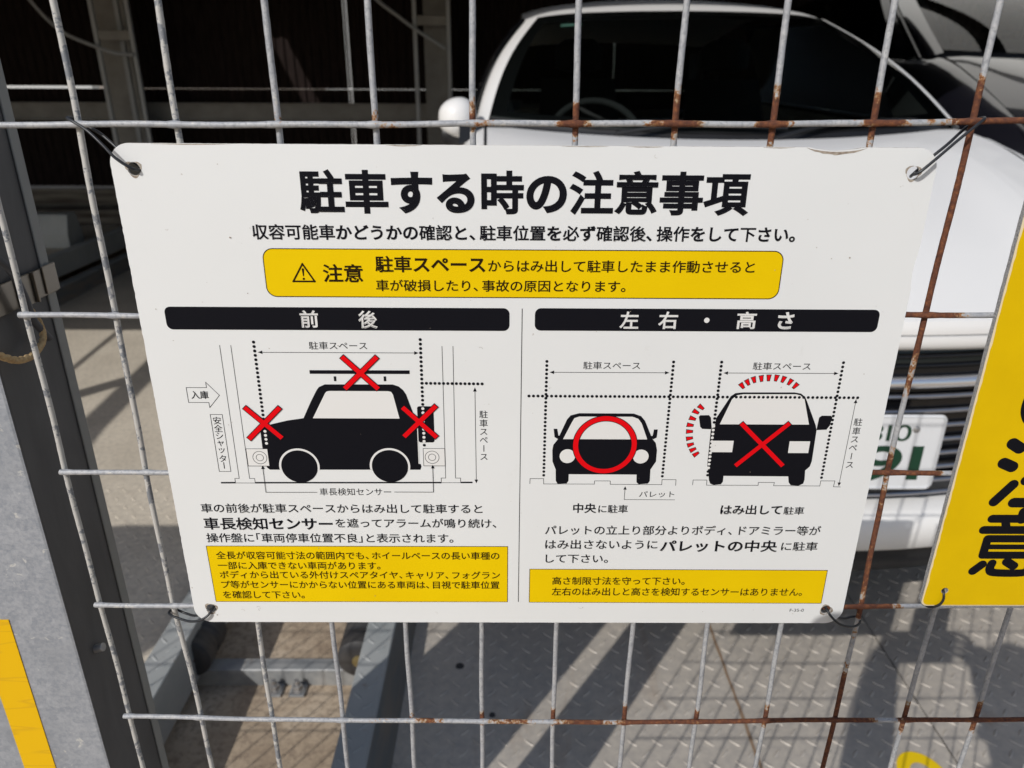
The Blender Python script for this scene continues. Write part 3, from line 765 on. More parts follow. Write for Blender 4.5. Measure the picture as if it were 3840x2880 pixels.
def wire(name, pts, r, parent, rust, coat, label=None, axis=2):
    P = [Vector(p) for p in pts]
    L = [0.0]
    for a, b in zip(P, P[1:]): L.append(L[-1] + (b - a).length)
    n = max(2, int(L[-1] / 0.004)); out = []
    j = 0
    rnd = random.Random(hash((round(P[0].x, 3), round(P[0].z, 3))) & 0xffff)
    for i in range(n + 1):
        d = L[-1] * i / n
        while j < len(L) - 2 and d > L[j + 1]: j += 1
        t = (d - L[j]) / (L[j + 1] - L[j])
        out.append(P[j].lerp(P[j + 1], t))
    ph = rnd.uniform(0, 6)
    for q in out:      # slight waviness left by the drawing and welding
        if axis == 2: q.x += .00030 * math.sin(q.z * 31 + ph) + .00022 * math.sin(q.z * 67 + 2 * ph)
        else: q.z += .00030 * math.sin(q.x * 27 + ph) + .00020 * math.sin(q.x * 71 + 2 * ph)
    def rad(i):
        b = 0.0
        if axis == 0:      # weld bead where it meets each upright
            d = ((out[i].x + .2677 + .025) % .05) - .025
            b = .30 * math.exp(-(d / .0023) ** 2)
        return r * (1 + rnd.uniform(-.035, .035) + b)
    mb = MB().tube(out, rad, 10)
    o = mb.build(name, M['wire'], parent, smooth=True, angle=60)
    at = o.data.attributes.new('rust', 'FLOAT', 'POINT'); ct = o.data.attributes.new('coat', 'FLOAT', 'POINT')
    for k, v in enumerate(o.data.vertices):
        at.data[k].value = rust(v.co[axis]); ct.data[k].value = coat(v.co)
    if label: o['label'] = label
    return o

ROWS = {0: 1.318, 1: 1.218, 2: 1.119, 3: 1.0195, 4: 0.9185}
def mesh_fence():
    t = empty('mesh_fence', (0, 0, 0))
    tag(t, 'welded wire mesh fence panel, galvanised grey on one side and rusty on the other', 'fence')
    up = {0: [(-0.2683, .9194), (-.2689, 1.0172), (-.2692, 1.1173), (-.2687, 1.2161), (-.2677, 1.318)],
          1: [(-.2177, .9182), (-.2208, 1.0173), (-.2207, 1.1167), (-.219, 1.2165), (-.2176, 1.3164)],
          2: [(-.1675, .9169), (-.1678, 1.317)], 3: [(-.1179, .9157), (-.1172, 1.3172)], 4: [(-.0688, .9153), (-.0681, 1.3174)], 5: [(-.0184, .9149), (-.0183, 1.3176)],
          6: [(.0322, .9146), (.0332, 1.3178)], 7: [(.0828, .9142), (.084, 1.3183)], 8: [(.1337, .9147), (.1327, 1.3185)], 9: [(.1827, .9152), (.1835, 1.3189)],
          10: [(.2325, .9166), (.2335, 1.0167), (.2303, 1.118), (.2325, 1.218), (.2338, 1.3197)], 11: [(.2825, .9167), (.283, 1.318)], 12: [(.3331, .9172), (.333, 1.318)]}
    for c in range(13, 18): up[c] = [(-.2677 + .05 * c, .918), (-.2677 + .05 * c, 1.318)]
    Z0, R4 = 1.318, 0.9185
    rust = {2: [(Z0, Z0 + .003, .5)], 3: [(Z0 - .001, Z0 + .005, .7), (R4 - .002, R4 + .003, .5)], 4: [(Z0, Z0 + .006, .9), (R4 - .004, R4 + .005, .8)], 5: [(Z0 - .003, Z0 + .006, 1.0), (Z0, Z0 + .014, .50), (R4 - .006, R4 + .008, .9), (1.0, 1.02, .45)],
            6: [(Z0 - .007, Z0 + .011, 1.0), (R4 - .007, R4 + .011, .9)], 7: [(Z0 - .008, Z0 + .017, 1), (Z0 - .011, Z0, .6), (R4 - .005, R4 + .013, 1)], 8: [(Z0 - .012, Z0 + .0175, 1), (R4 - .003, R4 + .009, .95)], 9: [(Z0 - .009, Z0 + .016, 1), (R4 - .006, R4 + .014, 1)],
            10: [(1.190, Z0 + .022, 1.08), (1.164, 1.192, .66), (1.113, 1.134, .95), (1.134, 1.142, .6), (1.022, 1.115, .74), (1.006, 1.026, .95), (.985, 1.008, .56), (.80, .962, 1.08), (.960, .975, .52)], 11: [(R4 - .012, R4 + .0145, 1.05)], 12: [(R4 - .012, R4 + .0145, 1.05)],
            13: [(R4 - .02, R4 + .02, 1), (Z0 - .02, Z0 + .03, 1)]}
    for c in sorted(up):
        p = up[c]
        y = FY + 0.0015
        (xa, za), (xb, zb) = p[0], p[-1]
        dx = (xb - xa) / (zb - za)
        pts = [(xa + dx * (0.12 - za) * 0.3, y, 0.12)] + [(x, y, z) for x, z in p] + [(xb + dx * (1.62 - zb) * 0.3, y, 1.62)]
        cl = (lambda co: 1.12 - max(0, co.x + .28) * 1.4) if c < 3 else (lambda co: (0.81 if c == 10 and .955 < co.z < 1.0 else 0.70))
        wire('upright_wire', pts, 0.00165, t, rustfn(rust.get(c, [])), cl, 'rusty brown upright wire' if c == 10 else None)
    cross = {0: [(-.36, 1.3152), (-.2554, 1.3162), (-.216, 1.3166), (-.1163, 1.3174), (-.0182, 1.3178), (.0833, 1.3184), (.1821, 1.319), (.258, 1.3202), (.60, 1.321)],
             1: [(-.2706, 1.217), (-.2072, 1.2172), (.2205, 1.2189), (.2693, 1.2191), (.6, 1.22)], 2: [(-.2706, 1.1189), (-.2079, 1.1181), (.2216, 1.1196), (.2779, 1.1191), (.6, 1.12)],
             3: [(-.2706, 1.0197), (-.2087, 1.019), (.2195, 1.0191), (.2742, 1.02), (.6, 1.02)], 4: [(-.2706, .9228), (-.1663, .9201), (-.0683, .9185), (.032, .9178), (.1327, .9179), (.2307, .9198), (.3305, .9204), (.6, .921)]}
    for r in (-3, -2, -1, 5, 6, 7, 8): cross[r] = [(-.2706, 1.318 - .1 * r), (.6, 1.32 - .1 * r)]
    X = lambda c: -.2677 + .05 * c
    cr = {0: [(X(2) - .002, X(2) + .003, .5), (X(3) - .002, X(3) + .003, .6), (X(4) - .002, X(4) + .016, .50), (X(5) - .003, X(5) + .011, .60), (X(6) - .009, X(6) + .008, .95), (X(7) - .012, X(7) + .013, 1), (X(8) - .010, X(8) + .009, 1), (X(9) - .006, X(9) + .018, 1), (X(9) + .02, X(10) - .008, .55), (X(10) - .012, X(11) + .006, 1.02)],
          1: [(.19, .252, 1)], 2: [(.19, .262, 1)], 3: [(.19, .256, 1.0)],
          4: [(X(3) + .01, X(4), .42), (X(4), X(4) + .022, .8), (X(5) - .002, X(6) - .008, .58), (X(6) - .003, X(7) - .006, .72), (X(7) - .006, X(8) + .004, .88), (X(8) - .004, X(11) - .022, 1.02), (X(11) - .008, X(15), 1.02)]}
    for r in sorted(cross):
        wire('cross_wire', [(x, FY - 0.0016, z) for x, z in cross[r]], 0.0016, t, rustfn(cr.get(r, [])), lambda co: 0.78 - max(0, co.x + .1) * 0.3, 'rusty lower cross wire' if r == 4 else None, axis=0)
    return t
mesh_fence()
def street_fence():
    t = empty('mesh_fence', (0, 0, 0)); tag(t, 'grey welded wire mesh fence panel beyond the gate post and cabinet', 'fence')
    none = lambda s: 0.0
    for c in range(27): wire('upright_wire', [(-.88 - .05 * c, FY + .0015, .12), (-.88 - .05 * c, FY + .0015, 1.62)], 0.00165, t, none, lambda co: .7)
    for r in range(-3, 9): wire('cross_wire', [(-2.2, FY - .0016, 1.318 - .1 * r), (-.87, FY - .0016, 1.318 - .1 * r)], 0.0016, t, none, lambda co: .7, None, 0)
street_fence()

# ------------------------------------------------------------------ cable ties
def tie(pts, label, r=0.0008):
    mb = MB()
    for p in pts: mb.tube(smooth_path(p, 7), r, 8)
    o = mb.build('cable_tie', M['tie'], None, smooth=True, angle=70)
    tag(o, label, 'cable tie', 'black cable ties holding the signs')
    return o
tie([[(-.1865, .3935, 1.2945), (-.1885, .3888, 1.2955), (-.1905, .3862, 1.2968), (-.1965, .3852, 1.3015), (-.2025, .3862, 1.3080), (-.2095, .3882, 1.3143), (-.2165, .3895, 1.3186), (-.2205, .3928, 1.3200), (-.2205, .3975, 1.3195), (-.2160, .3995, 1.3160), (-.2085, .3985, 1.3120), (-.1995, .3955, 1.3050), (-.1900, .3938, 1.2970), (-.1865, .3935, 1.2945)]],
    'black cable tie at the top corner of the parking notice, by the grey peeling wires')
tie([[(.2075, .3950, 1.2930), (.2055, .3895, 1.2945), (.2070, .3862, 1.2962), (.2140, .3866, 1.3025), (.2240, .3882, 1.3115), (.2330, .3898, 1.3190), (.2372, .3925, 1.3218), (.2370, .3985, 1.3205), (.2310, .3990, 1.3150), (.2230, .3950, 1.3090), (.2150, .3940, 1.3020), (.2075, .3950, 1.2930)]],
    'black doubled cable tie at the top corner of the parking notice, by the rusty wires')
tie([[(-.1905, .3935, 1.0215), (-.1915, .3880, 1.0210), (-.1935, .3845, 1.0185), (-.1985, .3835, 1.0155), (-.2055, .3850, 1.0132), (-.2125, .3875, 1.0128), (-.2205, .3905, 1.0135), (-.2236, .3945, 1.0130), (-.2220, .3995, 1.0110), (-.2150, .3985, 1.0085), (-.2060, .3945, 1.0100), (-.1960, .3935, 1.0150), (-.1905, .3935, 1.0215)]],
    'black cable tie looped under the bottom corner of the notice, around a grey wire')
tie([[(.2060, .3935, 1.0215), (.2065, .3880, 1.0215), (.2085, .3845, 1.0185), (.2150, .3842, 1.0125), (.2235, .3868, 1.0082), (.2300, .3902, 1.0064), (.2338, .3940, 1.0060), (.2345, .3980, 1.0062), (.2320, .3997, 1.0058), (.2240, .3975, 1.0062), (.2150, .3945, 1.0110), (.2060, .3935, 1.0215)]],
    'black cable tie at the bottom corner of the notice, around the rusty wire')
tie([[(.2792, .3960, 1.0370), (.2790, .3885, 1.0366), (.2786, .3858, 1.0345), (.2788, .3855, 1.0310), (.2778, .3862, 1.0268), (.2752, .3878, 1.0235), (.2735, .3910, 1.0215), (.2732, .3960, 1.0215), (.2755, .3990, 1.0260), (.2780, .3985, 1.0330), (.2792, .3960, 1.0370)]],
    'black wire loop holding the bottom corner of the yellow caution sign')

# ------------------------------------------------------------------ yellow caution sign
def caution_sign():
    X0, X1, Z0, Z1, Y = 0.2665, 0.3645, 1.0243, 1.300, 0.3875
    t = empty('caution_sign', ((X0 + X1) / 2, Y, (Z0 + Z1) / 2))
    tag(t, 'tall yellow caution sign with thick rounded black characters and a grey composite edge', 'sign')
    o = Matrix.Translation((-(X0 + X1) / 2, -Y, -(Z0 + Z1) / 2))
    def fix(ob): ob.data.transform(o); return ob
    rnd = random.Random(5)
    def outline(inset, jit):
        pts = rrect(X0 + inset, Z0 + inset, X1 - inset, Z1 - inset, 0.004, 5)
        out = []
        for a, b in zip(pts, pts[1:] + pts[:1]):
            out.append(a)
            if abs(b[1] - a[1]) > .1 or abs(b[0] - a[0]) > .05:
                k = 70
                for j in range(1, k):
                    w = rnd.uniform(0, jit) if abs(b[1] - a[1]) > .1 else 0
                    out.append((a[0] + (b[0] - a[0]) * j / k + (w if a[0] < (X0 + X1) / 2 else -w), a[1] + (b[1] - a[1]) * j / k))
        return out
    hole = lambda r: [(0.2797 + r * math.cos(-2 * PI * k / 20), 1.0365 + r * math.sin(-2 * PI * k / 20)) for k in range(20)]
    vs, fs = curve_fill([outline(0, .00025), hole(.0023)], 0.00155)
    mb = MB().add([(x, Y + 0.00195 - z, y) for x, y, z in vs], fs)
    fix(mb.build('core', M['core'], t))
    vs, fs = curve_fill([outline(0.0002, 0.0), hole(.0023)], 0.0001)
    fix(MB().add([(x, Y + 0.0003 - z, y) for x, y, z in vs], fs).build('cream_skin', M['cream_edge'], t))
    vs, fs = curve_fill([outline(0.0010, .0006), hole(.0023)], 0.0)
    face = fix(MB().add([(x, Y + 0.0001, y) for x, y, z in vs], fs).build('yellow_face', M['sign_yellow'], t))
    # rounded brush-like characters, each stroke a capsule
    k = [0]
    def stroke(mb, pts, r):
        for a, b in zip(pts, pts[1:]):
            k[0] += 1; y = Y - 0.00004 - 3e-6 * k[0]
            dx, dz = b[0] - a[0], b[1] - a[1]; L = math.hypot(dx, dz); nx, nz = -dz / L * r, dx / L * r
            mb.add([(a[0] + nx, y, a[1] + nz), (a[0] - nx, y, a[1] - nz), (b[0] - nx, y, b[1] - nz), (b[0] + nx, y, b[1] + nz)], [(0, 1, 2, 3)])
        for p in pts:
            k[0] += 1; y = Y - 0.00004 - 3e-6 * k[0]
            mb.add([(p[0] + r * math.cos(2 * PI * q / 20), y, p[1] + r * math.sin(2 * PI * q / 20)) for q in range(20)], [tuple(range(20))])
    C = 0.3149
    g = MB()   # go, with its two small marks
    stroke(g, [(0.304, 1.199), (0.322, 1.200), (0.318, 1.194)], .0036)
    stroke(g, smooth_path([(0.3035, 1.182, 0), (0.2993, 1.173, 0), (0.2995, 1.1625, 0), (0.3065, 1.1565, 0), (0.328, 1.1565, 0)], 5), .0047)
    stroke(g, [(0.331, 1.204), (0.333, 1.199)], .0018); stroke(g, [(0.3365, 1.206), (0.3385, 1.201)], .0018)
    fix(g.build('character', M['black'], face)); k[0] = 0
    g = MB()   # the three water strokes and the post of 'pour'
    stroke(g, [(0.2955, 1.1423), (0.3005, 1.1392)], .0036); stroke(g, [(0.2935, 1.1293), (0.2992, 1.1268)], .0036); stroke(g, [(0.3030, 1.1148), (0.2945, 1.1027)], .0032)
    stroke(g, [(0.3190, 1.1440), (0.3225, 1.1400)], .0036); stroke(g, [(0.3085, 1.1315), (0.3400, 1.1315)], .0033); stroke(g, [(0.3100, 1.1175), (0.3380, 1.1175)], .0033)
    stroke(g, [(0.3065, 1.1022), (0.3420, 1.1022)], .0034); stroke(g, [(0.3245, 1.1315), (0.3245, 1.1022)], .0034)
    fix(g.build('character', M['black'], face)); k[0] = 0
    g = MB()   # 'mind': lid, sun, heart
    stroke(g, [(C, 1.0955), (C, 1.0905)], .0034); stroke(g, [(0.2965, 1.0907), (2 * C - 0.2965, 1.0907)], .0029); stroke(g, [(0.3045, 1.0905), (0.3068, 1.0840)], .0026); stroke(g, [(2 * C - 0.3045, 1.0905), (2 * C - 0.3068, 1.0840)], .0026)
    stroke(g, [(0.2932, 1.0826), (2 * C - 0.2932, 1.0826)], .0029)
    stroke(g, [(0.2972, 1.0762), (2 * C - 0.2972, 1.0762), (2 * C - 0.2972, 1.0640), (0.2972, 1.0640), (0.2972, 1.0762)], .0027); stroke(g, [(0.2972, 1.0702), (2 * C - 0.2972, 1.0702)], .0018)
    stroke(g, [(0.2985, 1.0570), (0.2940, 1.0520)], .0030); stroke(g, smooth_path([(0.3045, 1.0580, 0), (0.3042, 1.0535, 0), (0.3080, 1.0508, 0), (0.3260, 1.0508, 0), (0.3285, 1.0545, 0)], 5), .0028)
    stroke(g, [(0.3135, 1.0592), (0.3185, 1.0560)], .0030); stroke(g, [(0.3330, 1.0580), (0.3375, 1.0525)], .0030)
    fix(g.build('character', M['black'], face))
caution_sign()

# ------------------------------------------------------------------ steel post of the gate, clamp, rope, added cabinet
def gate_post():
    XR, Y0, Y1, XL = -0.310, 0.420, 0.4905, -0.415
    t = empty('gate_post', ((XL + XR) / 2, (Y0 + Y1) / 2, 0))
    tag(t, 'galvanised steel post with a yellow tape stripe beside the mesh fence', 'post')
    o = Matrix.Translation((-(XL + XR) / 2, -(Y0 + Y1) / 2, 0))
    def fix(ob): ob.data.transform(o); return ob
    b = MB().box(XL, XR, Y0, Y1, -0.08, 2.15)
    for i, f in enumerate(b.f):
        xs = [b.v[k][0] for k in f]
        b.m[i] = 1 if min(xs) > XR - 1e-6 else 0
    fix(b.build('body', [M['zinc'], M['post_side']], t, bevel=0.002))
    fl = MB()
    fl.box(XR + .0001, XR + .0014, Y1 - .0085, Y1 + .0008, -0.079, 2.149)
    fix(fl.build('rolled_edge', M['strip'], t, bevel=.0006, seg=3))
    fix(MB().box(-0.3762, -0.352, Y0 - 0.0006, Y0 - 0.0001, 0.30, 0.985).build('yellow_tape', M['tape'], t))
    bo = MB().cyl((XR - 0.001, 0.439, 0.9415), (XR + 0.0065, 0.439, 0.9435), 0.0032, 14)
    fix(bo.build('bolt', M['bolt'], t, smooth=True, bevel=0.0005))
    # strap band round the post, with its folded buckle
    cb = MB()
    z0, z1 = 1.204, 1.2225
    def band(x0, x1, y0, y1, th):
        for a in ((x1, x1 + th, y0 - th, y1 + th), (x0 - th, x1 + th, y0 - th, y0), (x0 - th, x0, y0 - th, y1 + th), (x0 - th, x1 + th, y1, y1 + th)): cb.box(*a, z0, z1)
    band(XL, XR + .0016, Y0, Y1 + .0012, 0.0010)
    cb.box(XR + .0027, XR + .0042, .450, .464, z0 - .0005, z1 + .0005)
    cb.box(XR + .0027, XR + .0062, .4645, .4665, z0 - .0005, z1 + .0005)
    cb.box(XR + .0027, XR + .0038, Y1 - .012, Y1 + .003, z0 + .001, z1 + .001)
    c = fix(cb.build('strap_clamp', M['clamp'], t, bevel=0.0006))
    cab = MB().tube(smooth_path([(XR + .005, .415, 1.246), (XR + .008, .427, 1.243), (XR + .010, .438, 1.232), (XR + .010, .445, 1.214), (XR + .009, .449, 1.198), (XR + .009, .455, 1.188), (XR + .008, .462, 1.180)], 8), 0.0024, 10)
    fix(cab.build('clipped_cable', M['dull_cable'], t, smooth=True))
gate_post()
def rope():
    mb = MB()
    base = smooth_path([(-.301, .400, 1.196), (-.301, .411, 1.187), (-.300, .425, 1.1785), (-.300, .441, 1.1768), (-.300, .4525, 1.1825), (-.301, .4545, 1.192), (-.303, .452, 1.202)], 12)
    for s in range(3):
        pts = []
        for i, p in enumerate(base):
            a = i * 0.55 + s * 2 * PI / 3
            pts.append(p + Vector((math.cos(a) * .0009, math.sin(a) * .0004, math.sin(a) * .0009)))
        mb.tube(pts, 0.0015, 8)
    o = mb.build('hemp_rope', M['rope'], None, smooth=True)
    tag(o, 'tan twisted rope hanging in a loop against the dark post side', 'rope')
rope()
def occluder():  # unseen box, its form invented to cast the broad shadow band
    t = empty('gate_occluder', (-0.69, 0.45, 0))
    tag(t, 'added unseen grey cabinet standing beyond the gate post', 'occluder')
    MB().box(-.15, .148, -.06, .08, -.08, 1.95).build('body', M['occluder'], t, bevel=0.004)
    MB().box(-.135, .133, -.068, -.0605, .1, 1.9).build('door', M['occluder'], t, bevel=0.003)
occluder()
def roadside_occluder():  # unseen box invented to cast the shadow on the empty pallet
    t = empty('roadside_occluder', (-2.29, 0.0, -.09)); tag(t, 'added unseen tall pale cabinet standing on the street side of the fence', 'occluder')
    MB().box(-.31, .31, -.16, .16, 0, 1.79).build('body', M['occluder'], t, bevel=.07, seg=4)
    MB().box(-.26, .26, -.176, -.162, .15, 1.6).build('door', M['occluder'], t, bevel=.004)
roadside_occluder()

# ------------------------------------------------------------------ ground, rail, pallets
def ground():
    mb = MB()
    mb.add([(-400, -400, -0.09), (400, -400, -0.09), (400, 400, -0.09), (-400, 400, -0.09)], [(0, 1, 2, 3)])
    tag(mb.build('ground', M['concrete']), kind='structure')
ground()

def lozenges(mb, x0, x1, y0, y1, z, pitch=0.056, L=0.0152, w=0.0036, h=0.0018):
    i = 0
    y = y0; rnd = random.Random(2)
    while y < y1:
        x = x0 + (pitch * .5 if i % 2 else 0)
        while x < x1:
            a = math.radians(47 if i % 2 else -43) + rnd.uniform(-.03, .03)
            ca, sa = math.cos(a), math.sin(a)
            ring = [(L, 0), (L * .55, w * .8), (0, w), (-L * .55, w * .8), (-L, 0), (-L * .55, -w * .8), (0, -w), (L * .55, -w * .8)]
            inr = [(u * .70, v * .40) for u, v in ring]
            P = [(x + u * ca - v * sa, y + u * sa + v * ca, z - .0002) for u, v in ring] + [(x + u * ca - v * sa, y + u * sa + v * ca, z + h) for u, v in inr]
            mb.add(P, [(k, (k + 1) % 8, 8 + (k + 1) % 8, 8 + k) for k in range(8)] + [tuple(range(8, 16))])
            x += pitch
        y += pitch * .5; i += 1

def pallet(label, xl, xr, y0, y1, floor_mat, lz, rollers, rollers_r):
    """steel parking pallet: floor plate with a raised kerb on each side"""
    t = empty('parking_pallet', ((xl + xr) / 2, y0, 0)); tag(t, label, 'parking pallet', 'steel parking pallets')
    cx = (xl + xr) / 2
    o = Matrix.Translation((-cx, -y0, 0))
    def fix(ob): ob.data.transform(o); return ob
    f = MB().box(xl + .10, xr - .10, y0, y1, -.012, 0.0)
    for k in lz: lozenges(f, *k, 0.0)
    fix(f.build('floor_plate', floor_mat, t))
    for s in (0, 1):
        sg = 1 if s == 0 else -1; xe = xl if s == 0 else xr
        prof = [(xe, -.045), (xe, .088), (xe + sg * .002, .09), (xe + sg * .066, .09), (xe + sg * .069, .087), (xe + sg * .103, .001), (xe + sg * .103, -.011), (xe + sg * .09, -.012), (xe + sg * .06, .076), (xe + sg * .008, .078), (xe + sg * .008, -.045)]
        mb = MB().prism(prof, y0, y1)
        for i, fc in enumerate(mb.f):
            c = [mb.v[q] for q in fc]
            zs = [p[2] for p in c]; xs = [p[0] for p in c]
            mid = sum(xs) / len(xs)
            mb.m[i] = 1 if (len(fc) == 4 and max(zs) - min(zs) > .05 and abs(mid - xe) > .06) else 0
        if lz: lozenges(mb, min(xe + sg * .018, xe + sg * .052), max(xe + sg * .018, xe + sg * .052), .9, 2.0, .09)
        mb.m += [0] * (len(mb.f) - len(mb.m))
        fix(mb.build('side_kerb', [M['kerb'], M['riser']], t))
    for (rx, ry, rz, hub) in rollers + rollers_r:
        r = .055
        ro = fix(MB().lathe((rx, ry, rz), (0, 1, 0), [(0, r * .55), (0, r * .86), (.006, r), (.05, r), (.056, r * .93), (.064, r * .93), (.070, r), (.118, r), (.124, r * .8)], 36).build('roller', M['rubber'], t, smooth=True))
        fix(MB().lathe((rx, ry - .006, rz), (0, 1, 0), [(0, r * .18), (.002, r * .30), (.012, r * .30), (.012, r * .5), (.02, r * .5)], 20).build('hub', M[hub], ro, smooth=True))
    return t
RP = pallet('grey checker plate pallet carrying the white car, sunlit behind the fence', -0.347, 1.80, .55, 6.2, M['plate'], [(-.235, 1.68, .80, 2.7)], [(-.366, 1.42, .0145, 'brass')], [])
pallet('empty dusty pallet beyond the post, with a roller on the rail', -2.92, -0.770, .62, 6.2, M['plate_dusty'], [(-1.9, -.88, .85, 2.3)], [(-.786, 1.42, .0145, 'rust_hub')], [])

pallet('raised pallet at the far left, with the grey wheel stop on it', -5.2, -2.945, .62, 6.3, M['plate_dusty'], [], [], []).location.z = .16
def painted_ring():
    mb = MB(); n = 48; c = (0.864 - 0.7265, 1.100 - .55)
    vs = [(c[0] + ax * math.cos(2 * PI * k / n), c[1] + ay * math.sin(2 * PI * k / n), .0023) for ax, ay in ((.052, .068), (.027, .040)) for k in range(n)]
    mb.add(vs, [(k, (k + 1) % n, n + (k + 1) % n, n + k) for k in range(n)])
    mb.build('painted_number', M['floor_paint'], RP)
painted_ring()

def plate_marks():
    rnd = random.Random(11)
    ox, oy = 0.7265, 0.55
    for name, x, w, m in (('plate_seam', .9510, .0011, M['black_plastic']), ('rusty_weld', .5315, .0030, M['rust_weld'])):
        L, R = [], []
        for k in range(120):
            y = .7 + k * .018; j = rnd.uniform(-.3, .5) * w
            L.append((x - ox - w - j, y - oy, .0014)); R.append((x - ox + w + rnd.uniform(-.3, .5) * w, y - oy, .0014))
        n = len(L); MB().add(L + R, [(k, n + k, n + k + 1, k + 1) for k in range(n - 1)]).build(name, m, RP)
    for x, y, r in ((-.119, 1.418, .0085), (-.036, 1.267, .006)):  # dark raised discs painted in for the shaded drain holes
        MB().lathe((x - ox, y - oy, .0), (0, 0, 1), [(.0005, r * 1.25), (.0022, r * 1.1), (.0024, r * .4)], 18).build('drain_hole_disc', M['rubber'], RP, smooth=True)
plate_marks()

def guide_rail():
    t = empty('guide_rail', (0, 1.46, -.09)); tag(t, 'flat steel guide rail bolted to the stained concrete between the pallets', 'rail')
    o = Matrix.Translation((0, -1.46, .09))
    def fix(ob): ob.data.transform(o); return ob
    fix(MB().prism_along([(1.447, -.09), (1.447, -.042), (1.449, -.040), (1.486, -.040), (1.488, -.042), (1.488, -.09)], -3.2, 2.2).build('rail_bar', M['rail'], t))
    for x in (-.585, -.527, -1.6, .6, 1.2):
        b = fix(MB().box(x - .02, x + .02, 1.405, 1.4465, -.0899, -.082).build('clip_plate', M['rail'], t, bevel=.003))
        mb = MB().cyl((x, 1.425, -.082), (x, 1.425, -.079), .017, 24).cyl((x, 1.425, -.079), (x, 1.425, -.066), .0125, 6).cyl((x, 1.425, -.066), (x, 1.425, -.052), .006, 14)
        fix(mb.build('anchor_bolt', M['bolt'], t, bevel=.001))
guide_rail()

# ------------------------------------------------------------------ structure at the back
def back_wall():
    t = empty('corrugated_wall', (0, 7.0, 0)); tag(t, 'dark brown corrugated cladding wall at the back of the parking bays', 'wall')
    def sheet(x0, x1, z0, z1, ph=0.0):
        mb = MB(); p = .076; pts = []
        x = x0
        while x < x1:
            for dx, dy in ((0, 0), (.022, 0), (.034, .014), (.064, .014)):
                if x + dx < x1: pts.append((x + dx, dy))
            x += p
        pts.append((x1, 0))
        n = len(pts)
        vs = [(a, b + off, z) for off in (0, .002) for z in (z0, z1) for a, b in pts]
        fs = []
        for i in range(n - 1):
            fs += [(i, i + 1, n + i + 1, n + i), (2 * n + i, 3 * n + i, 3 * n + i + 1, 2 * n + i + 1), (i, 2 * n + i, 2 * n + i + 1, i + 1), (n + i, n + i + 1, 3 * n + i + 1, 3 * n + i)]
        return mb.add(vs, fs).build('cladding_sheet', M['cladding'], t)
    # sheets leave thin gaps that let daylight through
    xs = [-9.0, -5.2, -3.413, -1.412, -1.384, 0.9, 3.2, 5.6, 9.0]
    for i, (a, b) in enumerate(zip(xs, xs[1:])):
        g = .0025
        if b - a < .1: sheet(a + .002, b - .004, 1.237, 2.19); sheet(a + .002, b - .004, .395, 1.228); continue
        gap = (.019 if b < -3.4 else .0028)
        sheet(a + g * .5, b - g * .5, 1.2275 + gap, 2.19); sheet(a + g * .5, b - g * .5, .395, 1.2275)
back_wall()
def plinth():
    mb = MB().box(-9, 9, 6.95, 7.3, -.09, .372)
    tag(mb.build('concrete_plinth', M['plinth'], bevel=.01), 'low stained concrete plinth under the brown cladding wall', 'wall')
    mb = MB().box(-9, -1.0, 6.55, 6.75, -.09, .25)
    tag(mb.build('timber_kerb', M['plinth'], bevel=.01), 'dim weathered kerb lying along the foot of the back wall', 'kerb')
plinth()
def beam(y, z0, z1):
    f = .012
    mb = MB().prism_along([(y, z0), (y, z0 + f), (y + .05, z0 + f), (y + .05, z1 - f), (y, z1 - f), (y, z1), (y + .11, z1), (y + .11, z1 - f), (y + .06, z1 - f), (y + .06, z0 + f), (y + .11, z0 + f), (y + .11, z0)], -8.5, 8.5)
    tag(mb.build('steel_beam', M['beige']), 'beige steel beam running along the back wall at waist height', 'beam')
beam(6.80, .972, 1.118)
def column(x0, x1, y, label):
    t = empty('steel_column', ((x0 + x1) / 2, y, 0)); tag(t, label, 'column')
    w = (x1 - x0) / 2
    mb = MB().box(-w, w, 0, .012, -.09, 2.19).box(-.006, .006, .012, .128, -.09, 2.19).box(-w, w, .128, .14, -.09, 2.19)
    mb.build('column_section', M['beige'], t)
    return t
c1 = column(-3.30, -3.085, 6.55, 'beige steel column at the back, behind the peeling grey wires')
MB().box(.078, .112, -.03, -.001, -.09, 2.19).build('cable_duct', M['grey_tube'], c1)
MB().box(.116, .145, -.012, .03, -.09, 2.19).build('cable_duct', M['beige'], c1)
c2 = column(-.69, -.50, 6.55, 'beige steel column at the back, seen past the white car mirror')
def chain_guide(xs, rungs, label, y=6.35):
    t = empty('chain_guide', (sum(xs) / len(xs), y, 0)); tag(t, label, 'guide rail')
    cx = sum(xs) / len(xs)
    for x in xs: MB().box(x - cx - .016, x - cx + .016, -.015, .015, -.09, 2.19).build('guide_tube', M['grey_tube'], t, bevel=.004)
    for z in rungs: MB().box(min(xs) - cx + .017, max(xs) - cx - .017, -.008, .012, z - .035, z + .035).build('rung', M['beige'], t, bevel=.004)
chain_guide([-3.205, -2.93], [1.62, .7], 'slim grey lift guide with a rung, beside the far column')
chain_guide([-.735, -.475], [1.735, .75], 'slim grey lift guide in front of the column by the car mirror')
def hanging_cable(pts, label):
    mb = MB().tube(smooth_path(pts, 8), .013, 8)
    tag(mb.build('hanging_cable', M['grey_tube'], smooth=True), label, 'cable')
hanging_cable([(-3.85, 6.3, 2.2), (-3.63, 6.3, 1.858), (-3.52, 6.3, 1.717), (-3.40, 6.3, 1.621), (-3.223, 6.3, 1.547), (-3.056, 6.3, 1.4925), (-2.92, 6.3, 1.483)], 'thin grey cable drooping across the dark wall to the far guide')
